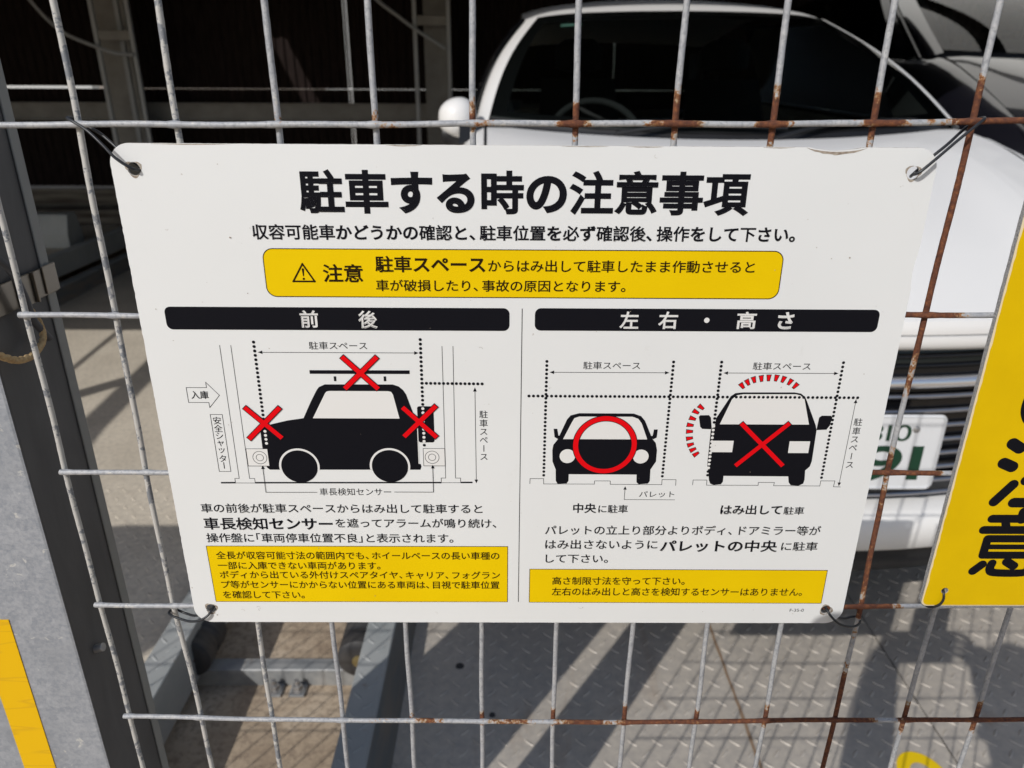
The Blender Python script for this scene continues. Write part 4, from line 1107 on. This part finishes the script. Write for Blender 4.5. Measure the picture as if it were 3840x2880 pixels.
hanging_cable([(-1.25, 6.3, 2.1), (-1.005, 6.3, 1.869), (-.854, 6.3, 1.76), (-.717, 6.3, 1.665), (-.50, 6.3, 1.536)], 'thin grey cable slanting down to the guide by the car mirror')

def shadow_bars():  # unseen bars and cable added to cast the slanting shadow bands
    t = empty('overhead_caster', (-3.5, 1.55, 2.24)); tag(t, 'added unseen V-shaped shadow brace reaching forward from the upper deck over the empty bay', 'caster')
    o = Matrix.Translation((3.5, -1.55, -2.24))
    for P in ([(-4.05, .09, 2.3), (-3.714, .501, 2.3), (-2.82, 1.60, 2.3)], [(-3.43, -.2, 2.3), (-3.482, .126, 2.3), (-3.59, 1.60, 2.3)]):
        MB().tube(P, .05, 12).build('caster_bar', M['beige'], t).data.transform(o)
    MB().tube([(-3.88, .45, 2.3), (-3.999, 1.70, 2.3)], .013, 8).build('caster_cable', M['grey_tube'], t).data.transform(o)
shadow_bars()
def gap_backdrop():  # white surface added so the widest gap looks bright
    ob = MB().box(-9.5, -5.75, 11.0, 11.2, -.09, 2.3).build('gap_backdrop', M['outside_white'])
    tag(ob, 'sunlit white wall added beyond the parking shed to brighten the widest gap', 'wall')
gap_backdrop()
def reflection_block():  # pale block and its windows, invented for the black car's reflections
    t = empty('reflection_block', (10, 13, -.09)); tag(t, 'pale block added behind the parking shed, only to be mirrored in the black car', 'reflection backdrop')
    MB().box(-13, 14, 0, 8, 0, 24).build('wall', M['outside_white'], t)
    for k in (1, 7):
        MB().box(-12.8, 13.8, -.45, -.001, 2.6 + 2.9 * k, 2.78 + 2.9 * k).build('balcony', M['outside_white'], t)
        for j in range(9): MB().box(-11.8 + 2.9 * j, -10.6 + 2.9 * j, -.02, -.002, .95 + 2.9 * k, 2.05 + 2.9 * k).build('window', M['gloss_black'], t)
reflection_block()
def reflection_beams():  # unseen beams invented to put dark bands in the windscreen reflection
    t = empty('reflection_frame', (4.4, 6.2, 3.3)); tag(t, 'dark beams added over the black car to band its windscreen reflection', 'frame')
    o = Matrix.Translation((-4.4, -6.2, -3.3))
    for P, r in (([(3.3, 4.6, 3.3), (3.3, 7.6, 3.3)], .10), ([(4.9, 4.6, 3.3), (4.9, 7.6, 3.3)], .13), ([(3.0, 7.55, 3.3), (9, 7.55, 3.3)], .13), ([(8.7, 7.55, -.09), (8.7, 7.55, 3.3)], .13)):
        MB().tube(P, r, 8).build('reflection_beam', M['deck'], t).data.transform(o)
reflection_beams()
def roof():
    z0, z1 = 2.2, 2.28
    t = empty('upper_deck', (0, 4, z0)); tag(t, 'dark steel upper parking deck over the bays', 'deck')
    o = Matrix.Translation((0, -4, -z0))
    mb = MB()
    # a slanting slot between two deck plates lets one strip of sun reach the wall
    def quad(P):
        n = len(P); v = [(x, y, z) for z in (z0, z1) for x, y in P]
        mb.add(v, [tuple(range(n)), tuple(range(2 * n - 1, n - 1, -1))] + [(k, (k + 1) % n, n + (k + 1) % n, n + k) for k in range(n)])
    a, b, c, d = (-2.540, 6.37), (-2.355, 6.37), (-2.56, 5.59), (-2.744, 5.59)
    quad([(-9, 1.53), (-1.1, 1.53), (-1.1, 5.59), (-9, 5.59)])
    quad([(-9, 5.591), d, a, (-9, 6.37)])
    quad([c, (-1.1, 5.591), (-1.1, 6.37), b])
    quad([(-9, 6.371), (9, 6.371), (9, 7.35), (-9, 7.35)])
    quad([(-1.099, 2.80), (2.6, 2.80), (2.6, 3.7), (2.05, 4.5), (2.05, 6.37), (-1.099, 6.37)])  # outline of the unseen deck shaped for shade and car reflections
    quad([(2.051, 6.0), (9, 6.0), (9, 6.37), (2.051, 6.37)])
    ob = mb.build('deck_plate', M['deck'], t); ob.data.transform(o)
    for x in (-8.9, 8.8):  # unseen side walls added to keep the bays dark
        w = MB().box(x, x + .1, 1.2, 7.35, -.09, 2.19).build('added_side_wall', M['cladding'], t); w.data.transform(o)
roof()

def wheel_stop(loc, scale, label):
    mb = MB()
    prof = [(-.10, 0), (-.10, .05), (-.055, .12), (.055, .12), (.10, .05), (.10, 0)]
    mb.prism_along(prof, -.27, .27)
    ob = mb.build('wheel_stop', M['kerb'], bevel=.006); ob.location = loc; ob.scale = scale
    tag(ob, label, 'wheel stop', 'wheel stops on the pallets')
wheel_stop((-3.42, 5.5, .162), (.78, 1.0, 2.0), 'grey faceted wheel stop on the raised pallet, seen just right of the dark post')
wheel_stop((-1.5, 5.3, .001), (1, 1, 1), 'low grey wheel stop on the floor of the empty pallet, behind the white notice')

# ------------------------------------------------------------------ cars
def lerp(a, b, t): return a + (b - a) * t
def car(name, label, loc, scale, paint, plate=True, group=None, detail=True):
    t = empty(name, loc); t.scale = scale
    tag(t, label, 'car')
    # --- bonnet
    yF = lambda u: .035 + .20 * u * u + .03 * u ** 6
    yR = lambda u: 1.055 + .225 * u * u
    def hood(a, b):
        u = 2 * a - 1
        v = b
        x = u * lerp(.735, .775, v ** .6)
        y = lerp(yF(u), yR(u), v)
        zf = (.912 if detail else .74) - .03 * u * u; zr = 1.164 + .026 * u * u
        z = zf + (zr - zf) * (1 - (1 - v) ** (1.75 if detail else 1.2))
        z += .016 * math.exp(-((abs(u) - .72) / .13) ** 2) * math.sin(PI * min(1, v * 1.1)) - .012 * max(0, abs(u) - .9) / .1 * .5
        return (x, y, z)
    hb = MB().grid(hood, 40, 26)
    # rolled front lip
    def lip(a, b):
        x, y, z = hood(a, 0); return (x, y - .006 * math.sin(PI * .6 * b), z - .026 * b)
    hb.grid(lip, 40, 4)
    hb.build('bonnet', paint, t, smooth=True, angle=50)
    # --- wings and doors: one skin per side
    def zb(y):
        if y < 1.28:
            v = max(0, min(1, (y - .26) / 1.02)); return .882 + .300 * (1 - (1 - v) ** 1.75) if detail else .71 + .472 * (1 - (1 - v) ** 1.2)
        return lerp(1.182, 1.205, min(1, (y - 1.28) / 2.0))
    def xt(y):
        if y < 1.28: return lerp(.742, .785, max(0, (y - .26) / 1.02) ** .6)
        return lerp(.785, .83, min(1, (y - 1.28) / .5))
    for s in (-1, 1):
        prof = [(0, 0), (.022, -.006), (.055, -.03), (.095, -.09), (.13, -.19), (.14, -.32), (.135, -.52), (.12, -.70), (.07, -.86)]
        ys = [.26, .32, .40, .5, .62, .78, .95, 1.12, 1.28, 1.5, 1.8, 2.2, 2.7, 3.2, 3.7, 4.1, 4.4, 4.6]
        vs = []
        for y in ys:
            taper = 1 - .35 * max(0, (.62 - y) / .36) ** 1.6 if y < .62 else (1 - .3 * max(0, (y - 4.1) / .5) ** 2)
            w = xt(y); zz = zb(y)
            for dx, dz in prof:
                mx = w + dx * (1 if y > 1.28 else 1.0) - (w + .14 - .925) * max(0, min(1, dx / .14))
                mx = mx if taper == 1 else w * (1 if dx < .03 else taper) + (mx - w) * taper
                vs.append((s * mx, y, max(.26, zz + dz * (zz - .28) / .88)))
        k = len(prof)
        fs = [(i * k + j, i * k + j + 1, (i + 1) * k + j + 1, (i + 1) * k + j) for i in range(len(ys) - 1) for j in range(k - 1)]
        MB().add(vs, fs).build('side_panel', paint, t, smooth=True, angle=60)
    # --- windscreen, pillars, roof
    B = lambda u: Vector((.772 * u, 1.07 + .225 * u * u, 1.168 + .034 * u * u))
    T = lambda u: Vector((.585 * u, 1.985 + .115 * u * u, 1.578 - .012 * u * u))
    def screen(a, b, grow=0.0):
        u = (2 * a - 1)
        p = B(u).lerp(T(u), b)
        p.x *= 1 + .034 * math.sin(PI * b)
        bul = .035 * math.sin(PI * b) * (1 - .4 * u * u)
        return p + Vector((0, -.43, .9)) * bul
    ws = MB().grid(lambda a, b: screen(a, .035 + .965 * b), 32, 16).build('windscreen', M['glass'], t, smooth=True)
    # black printed border of the screen
    bb = MB()
    inn = lambda a, b: screen(a, b) + Vector((0, .004, -.006))
    for (a0, a1, b0, b1) in ((0, .035, 0.03, 1), (.965, 1, 0.03, 1), (0.035, .965, .93, 1), (.035, .965, .03, .09)):
        bb.grid(lambda a, b: inn(lerp(a0, a1, a), lerp(b0, b1, b)), 10, 10)
    bb.build('screen_border', M['black_plastic'], ws, smooth=True)
    if detail:
        st = MB().grid(lambda a, b: inn(lerp(.095, .16, a), lerp(.86, .895, b)) + Vector((0, -.001, .0015)), 2, 2)
        st.build('inspection_sticker', M['sticker'], ws)
    # cowl between bonnet and glass
    cw = MB().grid(lambda a, b: (lerp(hood(a, 1)[0], B(2 * a - 1).x, b), lerp(hood(a, 1)[1] + .004, screen(a, .05).y, b), lerp(hood(a, 1)[2] - .012, screen(a, .05).z - .003, b) - .014 * math.sin(PI * b)), 32, 4)
    cw.build('cowl', M['black_plastic'], t, smooth=True)
    for (a0, a1) in ((.26, .60), (.57, .90)):
        P = [screen(a0, -.005), screen(lerp(a0, a1, .35), .05), screen(lerp(a0, a1, .7), .055), screen(a1, .04)]
        wp = MB().tube(smooth_path([p + Vector((0, -.02, .006)) for p in P], 6), .007, 8)
        wp.add([], []); wp.build('wiper', M['black_plastic'], t, smooth=True)
    for s in (-1, 1):
        def pil(a, b):
            u = s * (1 + a * .075)
            p = B(s).lerp(T(s), b)
            q = Vector((s * lerp(.820, .640, b), lerp(1.360, 2.185, b), lerp(1.178, 1.552, b)))
            p.x *= 1 + .034 * math.sin(PI * b); q.x *= 1 + .036 * math.sin(PI * b)
            bul = .035 * math.sin(PI * b) * .6
            m = p.lerp(q, a) + Vector((s * .012 * math.sin(PI * a), -.43 * bul - .012 * math.sin(PI * a), .9 * bul))
            return m
        MB().grid(pil, 6, 16).build('pillar', paint, t, smooth=True)
        def sideglass(a, b):
            lo = Vector((s * lerp(.832, .845, a), lerp(1.375, 3.55, a), lerp(1.172, 1.20, a))); hi = Vector((s * lerp(.642, .645, a), lerp(2.20, 3.45, a), lerp(1.556, 1.61, a)))
            m = lo.lerp(hi, b); m.x += s * .02 * math.sin(PI * b); m.z += .02 * math.sin(PI * b) * (1 - a)
            return m
        MB().grid(sideglass, 14, 8).build('side_window', M['glass'], t, smooth=True)
        # dark door frame and visor along the front of the side window
        fr = MB().tube([sideglass(0, k / 12) + Vector((s * .006, 0.004, 0)) for k in range(13)], .012, 8)
        fr.tube([sideglass(k / 12, 1) + Vector((s * .004, 0, 0)) for k in range(13)], .014, 8)
        fr.build('door_frame', M['gloss_black'], t, smooth=True)
        vz = MB().grid(lambda a, b: sideglass(.02 + .05 * a, .12 + .86 * b) + Vector((s * (.012 + .018 * a), 0, 0)), 3, 10)
        vz.build('door_visor', M['gloss_black'], t, smooth=True)
        MB().grid(lambda a, b: Vector((s * (.845 + .002 * b), lerp(1.3, 3.6, a), lerp(1.158, 1.196, a) + .014 * (b - .5))), 10, 2).build('window_trim', M['chrome'] if s < 0 else M['gloss_black'], t, smooth=True)
    def roofp(a, b):
        u = 2 * a - 1
        f = Vector((.642 * u, 1.985 + .115 * u * u + .088 * u ** 8, 1.580 - .012 * u * u - .016 * u ** 8))
        bk = Vector((.60 * u, 4.2, 1.55 - .03 * u * u))
        m = f.lerp(bk, b); m.x = u * .642; m.z += .125 * math.sin(PI * min(1, b * 1.0)) ** .8 * (1 - .25 * u * u) + .004
        return m
    MB().grid(roofp, 24, 24).build('roof', paint, t, smooth=True)
    MB().grid(lambda a, b: Vector((lerp(-.6, .6, a) * lerp(1, 1.25, b), lerp(4.2, 4.6, b), lerp(1.54, 1.05, b))), 8, 6).build('rear_screen', M['glass'], t, smooth=True)
    MB().grid(lambda a, b: Vector((lerp(-.8, .8, a), 4.6 + .03 * math.sin(PI * b), lerp(1.06, .3, b))), 8, 6).build('tailgate', paint, t, smooth=True)
    # --- nose
    yn = lambda x, d=0.0: d + .20 * (x / .74) ** 2 + .12 * max(0, (abs(x) - .66) / .24) ** 2
    def band(x0, x1, prof, nx=24):
        return MB().grid(lambda a, b: (lambda x, q: (x, yn(x, q[0]), q[1] - .03 * (x / .74) ** 2 * (1 if q[1] > .84 else 0)))(lerp(x0, x1, a), prof[int(round(b * (len(prof) - 1)))]), nx, len(prof) - 1)
    band(-.745, .745, [(.034, .8838), (.027, .8822), (.026, .875), (.026, .866), (.030, .858), (.036, .853), (.06, .850)]).build('bonnet_lip', paint, t, smooth=True, angle=60)
    band(-.60, .60, [(.062, .856), (.045, .80), (.04, .70), (.045, .60), (.06, .50)]).build('grille', M['gloss_black'], t, smooth=True)
    gb = MB()
    def bar(z, d, r, dst, ws=.58, fl=1.0):
        pts = [(lerp(-ws, ws, k / 24), yn(lerp(-ws, ws, k / 24), d), z - .0 * k) for k in range(25)]
        dst.tube(pts, r, 10)
    bar(.787, .030, .0125, gb); gb.build('chrome_bar', M['chrome'], t, smooth=True)
    gb = MB()
    for z in (.835, .815): bar(z, .048, .005, gb)
    gb.build('upper_slat', M['gloss_black'], t, smooth=True)
    for z in (.755, .722, .690, .658, .626, .594, .562, .532):
        gs = MB(); bar(z, .034, .0052, gs); gs.build('grille_slat', M['bar_grey'], t, smooth=True)
    for s in (-1, 1):
        band(s * .60, s * .86, [(.06, .852), (.035, .80), (.03, .72), (.03, .62), (.04, .50)], 8).build('nose_corner', paint, t, smooth=True)
        band(s * .605, s * .84, [(.05, .838), (.022, .80), (.02, .755), (.03, .735)], 8).build('headlight', M['lamp_lens'], t, smooth=True)
    band(-.86, .86, [(.05, .512), (.012, .506), (-.006, .492), (-.010, .46), (-.004, .42), (.02, .400), (.06, .398)]).build('bumper', paint, t, smooth=True, angle=60)
    band(-.80, .80, [(.05, .402), (.045, .36), (.07, .31), (.14, .27), (.4, .25)]).build('bumper_skirt', M['black_plastic'], t, smooth=True)
    MB().box(-.8, .8, .55, 4.4, .24, .30).build('underbody', M['black_plastic'], t)
    # --- number plate
    if plate:
        p = MB(); w, h = .165, .0825
        cx, cz, yy = -.014, .656, -.012
        vs, fs = curve_fill([[(x, z) for x, z in rrect(cx - w, cz - h, cx + w, cz + h, .014, 6)]], .0008)
        p.add([(x, yy - z, y) for x, y, z in vs], fs)
        rim = [(x, yy - .0012, z) for x, z in rrect(cx - w + .004, cz - h + .004, cx + w - .004, cz + h - .004, .011, 6)]
        p.tube(rim + rim[:1], .0016, 6)
        p = p.build('number_plate', M['plate_white'], t)
        def txt(s, x0, x1, z0, z1, wgt):
            mb = MB(); pen = 0
            for chx in s:
                vs, fs, ed = glyph(chx); ww = max(v[0] for v in vs) - min(v[0] for v in vs); mn = min(v[0] for v in vs)
                put_glyph(mb, chx, pen - mn, 0, wgt); pen += ww + .12
            a0 = min(v[0] for v in mb.v); a1 = max(v[0] for v in mb.v); b0 = min(v[1] for v in mb.v); b1 = max(v[1] for v in mb.v)
            mb.v = [(x0 + (x - a0) / (a1 - a0) * (x1 - x0), yy - .0016, z0 + (y - b0) / (b1 - b0) * (z1 - z0)) for x, y, z in mb.v]
            mb.build('plate_number', M['plate_green'], p)
        txt('310', cx + .018, cx + .100, cz + .026, cz + .062, 'R')
        txt('91', cx + .012, cx + .132, cz - .062, cz + .016, 'M')
        for sx in (-.108, .108): MB().lathe((cx + sx, yy - .001, cz + .052), (0, -1, 0), [(0, .007), (.002, .007), (.004, .004)], 14).build('plate_screw', M['bolt'], p, smooth=True)
        MB().box(cx - .15, cx + .15, yy + .001, yy + .05, cz - .06, cz + .06).build('plate_bracket', M['black_plastic'], t)
    # --- mirrors
    for s, folded in ((-1, not detail), (1, True)):
        c = Vector((s * .872, 1.27, 1.213)) if not folded else Vector((s * .86, 1.66, 1.07))
        def shell(a, b):
            th = PI * b; ph = 2 * PI * a
            x, y, z = math.sin(th) * math.cos(ph), math.sin(th) * math.sin(ph), math.cos(th)
            rx, ry = (.062, .07) if not folded else (.05, .11)
            k = .82 + .18 * (1 - s * x) * .5
            return c + Vector((x * rx, y * ry, (abs(z) ** .8 * (1 if z > 0 else -1)) * .070 * k))
        mb = MB().grid(shell, 28, 16)
        mir = mb.build('wing_mirror', paint, t, smooth=True)
        if not folded:
            MB().grid(lambda a, b: Vector((s * lerp(.822, .862, a), 1.195 + .05 * b - .02 * a, lerp(1.150, 1.255, b) - .012 * a)), 4, 4).build('mirror_shade', M['black_plastic'], mir, smooth=True)  # black sheet standing for the shaded gap beside the arm
            MB().lathe((s * .845, 1.275, 1.155), (s, -.1, .15), [(0, .03), (.06, .04), (.08, .03)], 14).build('mirror_arm', M['black_plastic'], mir, smooth=True)
    # --- wheels
    for sx in (-1, 1):
        for y in (.92, 3.62):
            w = MB().lathe((sx * .66, y, .345), (sx, 0, 0), [(0, .2), (0, .32), (.02, .345), (.2, .345), (.225, .32), (.225, .24)], 36).build('wheel', M['tyre'], t, smooth=True)
            MB().lathe((sx * .86, y, .345), (sx, 0, 0), [(0, .235), (.02, .23), (.012, .08), (.025, .05), (.025, .01)], 24).build('rim', M['alloy'], w, smooth=True)
    # --- cabin
    MB().grid(lambda a, b: Vector((lerp(-.7, .7, a), lerp(1.16 + .2 * (2 * a - 1) ** 2, 1.75, b), lerp(1.12, 1.10, b) + .035 * math.sin(PI * b) + (.04 if .1 < a < .4 else 0) * math.sin(PI * b))), 20, 8).build('dashboard', M['interior'], t, smooth=True)
    MB().box(-.72, .72, 1.5, 4.3, .35, .40).build('cabin_floor', M['interior'], t)
    cz = Vector((-.36, 1.78, 1.10)); sw = MB(); ax = Vector((0, -.75, .55)).normalized(); qa = ax.to_track_quat('Z', 'Y')
    pts = [cz + qa @ Vector((math.cos(k * PI / 16) * .185, math.sin(k * PI / 16) * .185, 0)) for k in range(33)]
    sw.tube(pts, .014, 10); sw.tube([cz + qa @ Vector((-.18, 0, 0)), cz + qa @ Vector((.18, 0, 0))], .018, 8); sw.cyl(cz, cz - ax * .2, .03, 12)
    sw.build('steering_wheel', M['seat'], t, smooth=True)
    for x in (-.36, .36):
        st = MB()
        st.grid(lambda a, b: Vector((x + lerp(-.24, .24, a) * (1 - .25 * b), 2.45 + .22 * b - .05 * math.sin(PI * a), lerp(.75, 1.33, b))), 8, 8)
        st.lathe((x, 2.68, 1.36), (0, 0, 1), [(0, .06), (.02, .115), (.12, .115), (.15, .07)], 16)
        st.box(x - .25, x + .25, 1.95, 2.5, .55, .75)
        st.build('seat', M['seat'], t, smooth=True)
    return t
car('white_car', 'white car parked nose first on the checker plate pallet behind the fence', (0.70, 1.312, 0.0), (1, 1, 1), M['white_paint'])
car('black_car', 'glossy black car in the next bay, its windscreen and bonnet mirroring the sky and an added pale block', (3.02, 2.72, 0.235), (1.04, 1.10, 1.02), M['black_paint'], plate=False, detail=False)

pallet('far pallet raised under the black car', 2.0, 4.1, 2.4, 6.3, M['plate'], [], [], []).location.z = 0.225

# ------------------------------------------------------------------ the person who holds the phone
def photographer():
    t = empty('person', (0.01, -.48, -.09))
    tag(t, 'standing person in a dark jacket holding up a phone with both hands', 'person')
    o = Matrix.Translation((-.01, .48, .09))
    def skin(name, nodes, edges, m, parent, sub=2):
        me = bpy.data.meshes.new(name); me.from_pydata([n[0] for n in nodes], edges, [])
        ob = bpy.data.objects.new(name, me); COL.objects.link(ob)
        s = ob.modifiers.new('skin', 'SKIN'); s.use_smooth_shade = True
        for v, n in zip(me.skin_vertices[0].data, nodes): v.radius = n[1] if isinstance(n[1], tuple) else (n[1], n[1])
        me.skin_vertices[0].data[0].use_root = True
        ob.modifiers.new('sub', 'SUBSURF').levels = sub; ob.modifiers['sub'].render_levels = sub
        bpy.context.view_layer.update(); dg = bpy.context.evaluated_depsgraph_get()
        m2 = bpy.data.meshes.new_from_object(ob.evaluated_get(dg), depsgraph=dg)
        bpy.data.objects.remove(ob); m2.name = name
        m2.materials.clear(); m2.materials.append(m); m2.transform(o)
        ob = bpy.data.objects.new(name, m2); COL.objects.link(ob); ob.parent = parent
        return ob
    X, Y = .01, -.48
    N = [((X, Y, .88), (.16, .11)), ((X, Y, 1.02), (.145, .10)), ((X, Y, 1.20), (.165, .11)), ((X, Y, 1.31), (.12, .085)), ((X, Y + .02, 1.375), (.055, .055)), ((X, Y + .04, 1.43), (.06, .07)), ((X, Y + .05, 1.515), (.078, .095)), ((X, Y + .04, 1.60), (.06, .075)),
         ((X - .18, Y, 1.285), (.058, .058)), ((-.080, -.12, .99), (.058, .058)), ((-.076, -.07, 1.17), (.050, .050)), ((-.072, -.05, 1.26), (.044, .036)), ((-.066, -.036, 1.345), (.036, .024)),
         ((X + .18, Y, 1.285), (.058, .058)), ((.262, -.12, .99), (.058, .058)), ((.225, -.07, 1.17), (.050, .050)), ((.185, -.05, 1.26), (.044, .036)), ((.163, -.036, 1.345), (.036, .024)),
         ((X - .10, Y, .83), (.095, .10)), ((X - .11, Y + .02, .47), (.062, .062)), ((X - .11, Y - .02, .06), (.042, .042)), ((X - .12, Y + .10, -.045), (.045, .035)),
         ((X + .10, Y, .83), (.095, .10)), ((X + .11, Y + .02, .47), (.062, .062)), ((X + .11, Y - .02, .06), (.042, .042)), ((X + .12, Y + .10, -.045), (.045, .035))]
    E_ = [(0, 1), (1, 2), (2, 3), (3, 4), (4, 5), (5, 6), (6, 7), (3, 8), (8, 9), (9, 10), (10, 11), (11, 12), (3, 13), (13, 14), (14, 15), (15, 16), (16, 17), (0, 18), (18, 19), (19, 20), (20, 21), (0, 22), (22, 23), (23, 24), (24, 25)]
    body = skin('body', N, E_, M['shirt'], t)
    for k, p in enumerate(body.data.polygons): pass
    body.data.materials.append(M['skin']); body.data.materials.append(M['trousers'])
    for p in body.data.polygons:
        c = p.center + Vector((.01, -.48, -.09))
        p.material_index = 1 if (c.z > 1.37 and abs(c.x - X) < .2) or (c.y > -.052 and c.z > 1.22) else 2 if c.z < .90 and c.y > -.7 else 0
    hr = MB().grid(lambda a, b: Vector((X + .088 * math.cos(2 * PI * a) * math.sin(PI * .62 * b), Y + .035 + .105 * math.sin(2 * PI * a) * math.sin(PI * .62 * b), 1.57 + .10 * math.cos(PI * .62 * b) + (.05 * max(0, math.sin(2 * PI * a)) * b))), 24, 12).build('hair', M['hair'], t, smooth=True); hr.data.transform(o)
    fc = MB(); fc.lathe((X, Y + .135, 1.495), (0, .4, -1), [(-.03, .006), (0, .012), (.02, .016), (.03, .008)], 12)
    for s in (-1, 1): fc.lathe((X + s * .032, Y + .128, 1.53), (0, 1, 0), [(0, .012), (.008, .010), (.012, .004)], 12); fc.lathe((X + s * .083, Y + .045, 1.515), (s, 0, 0), [(-.01, .02), (.005, .03), (.012, .022)], 12)
    fc.build('face_features', M['skin'], t, smooth=True).data.transform(o)
    # fingers: four behind the phone edge and a thumb on each hand
    for s, hx in ((-1, -.068), (1, .165)):
        for k in range(4):
            z = 1.348 - k * .02
            n = [((hx, -.035, 1.29 + .004 * k), .009), ((hx - s * .0, -.012, z - .012), .008), ((hx - s * .012, .004, z), .0075), ((hx - s * .034, .007, z + .002), .0065)]
            skin('finger', n, [(0, 1), (1, 2), (2, 3)], M['skin'], body, 1)
        n = [((hx, -.04, 1.29), .011), ((hx - s * .012, -.045, 1.318), .010), ((hx - s * .026, -.034, 1.345), .008)]
        skin('thumb', n, [(0, 1), (1, 2)], M['skin'], body, 1)
photographer()
ph = empty('phone', (.045, -.012, 1.338)); tag(ph, 'black phone held sideways in both hands', 'phone')
MB().box(-.098, .075, -.006, .002, -.058, .040).build('case', M['phone'], ph, bevel=.003)
bpy.context.view_layer.update()
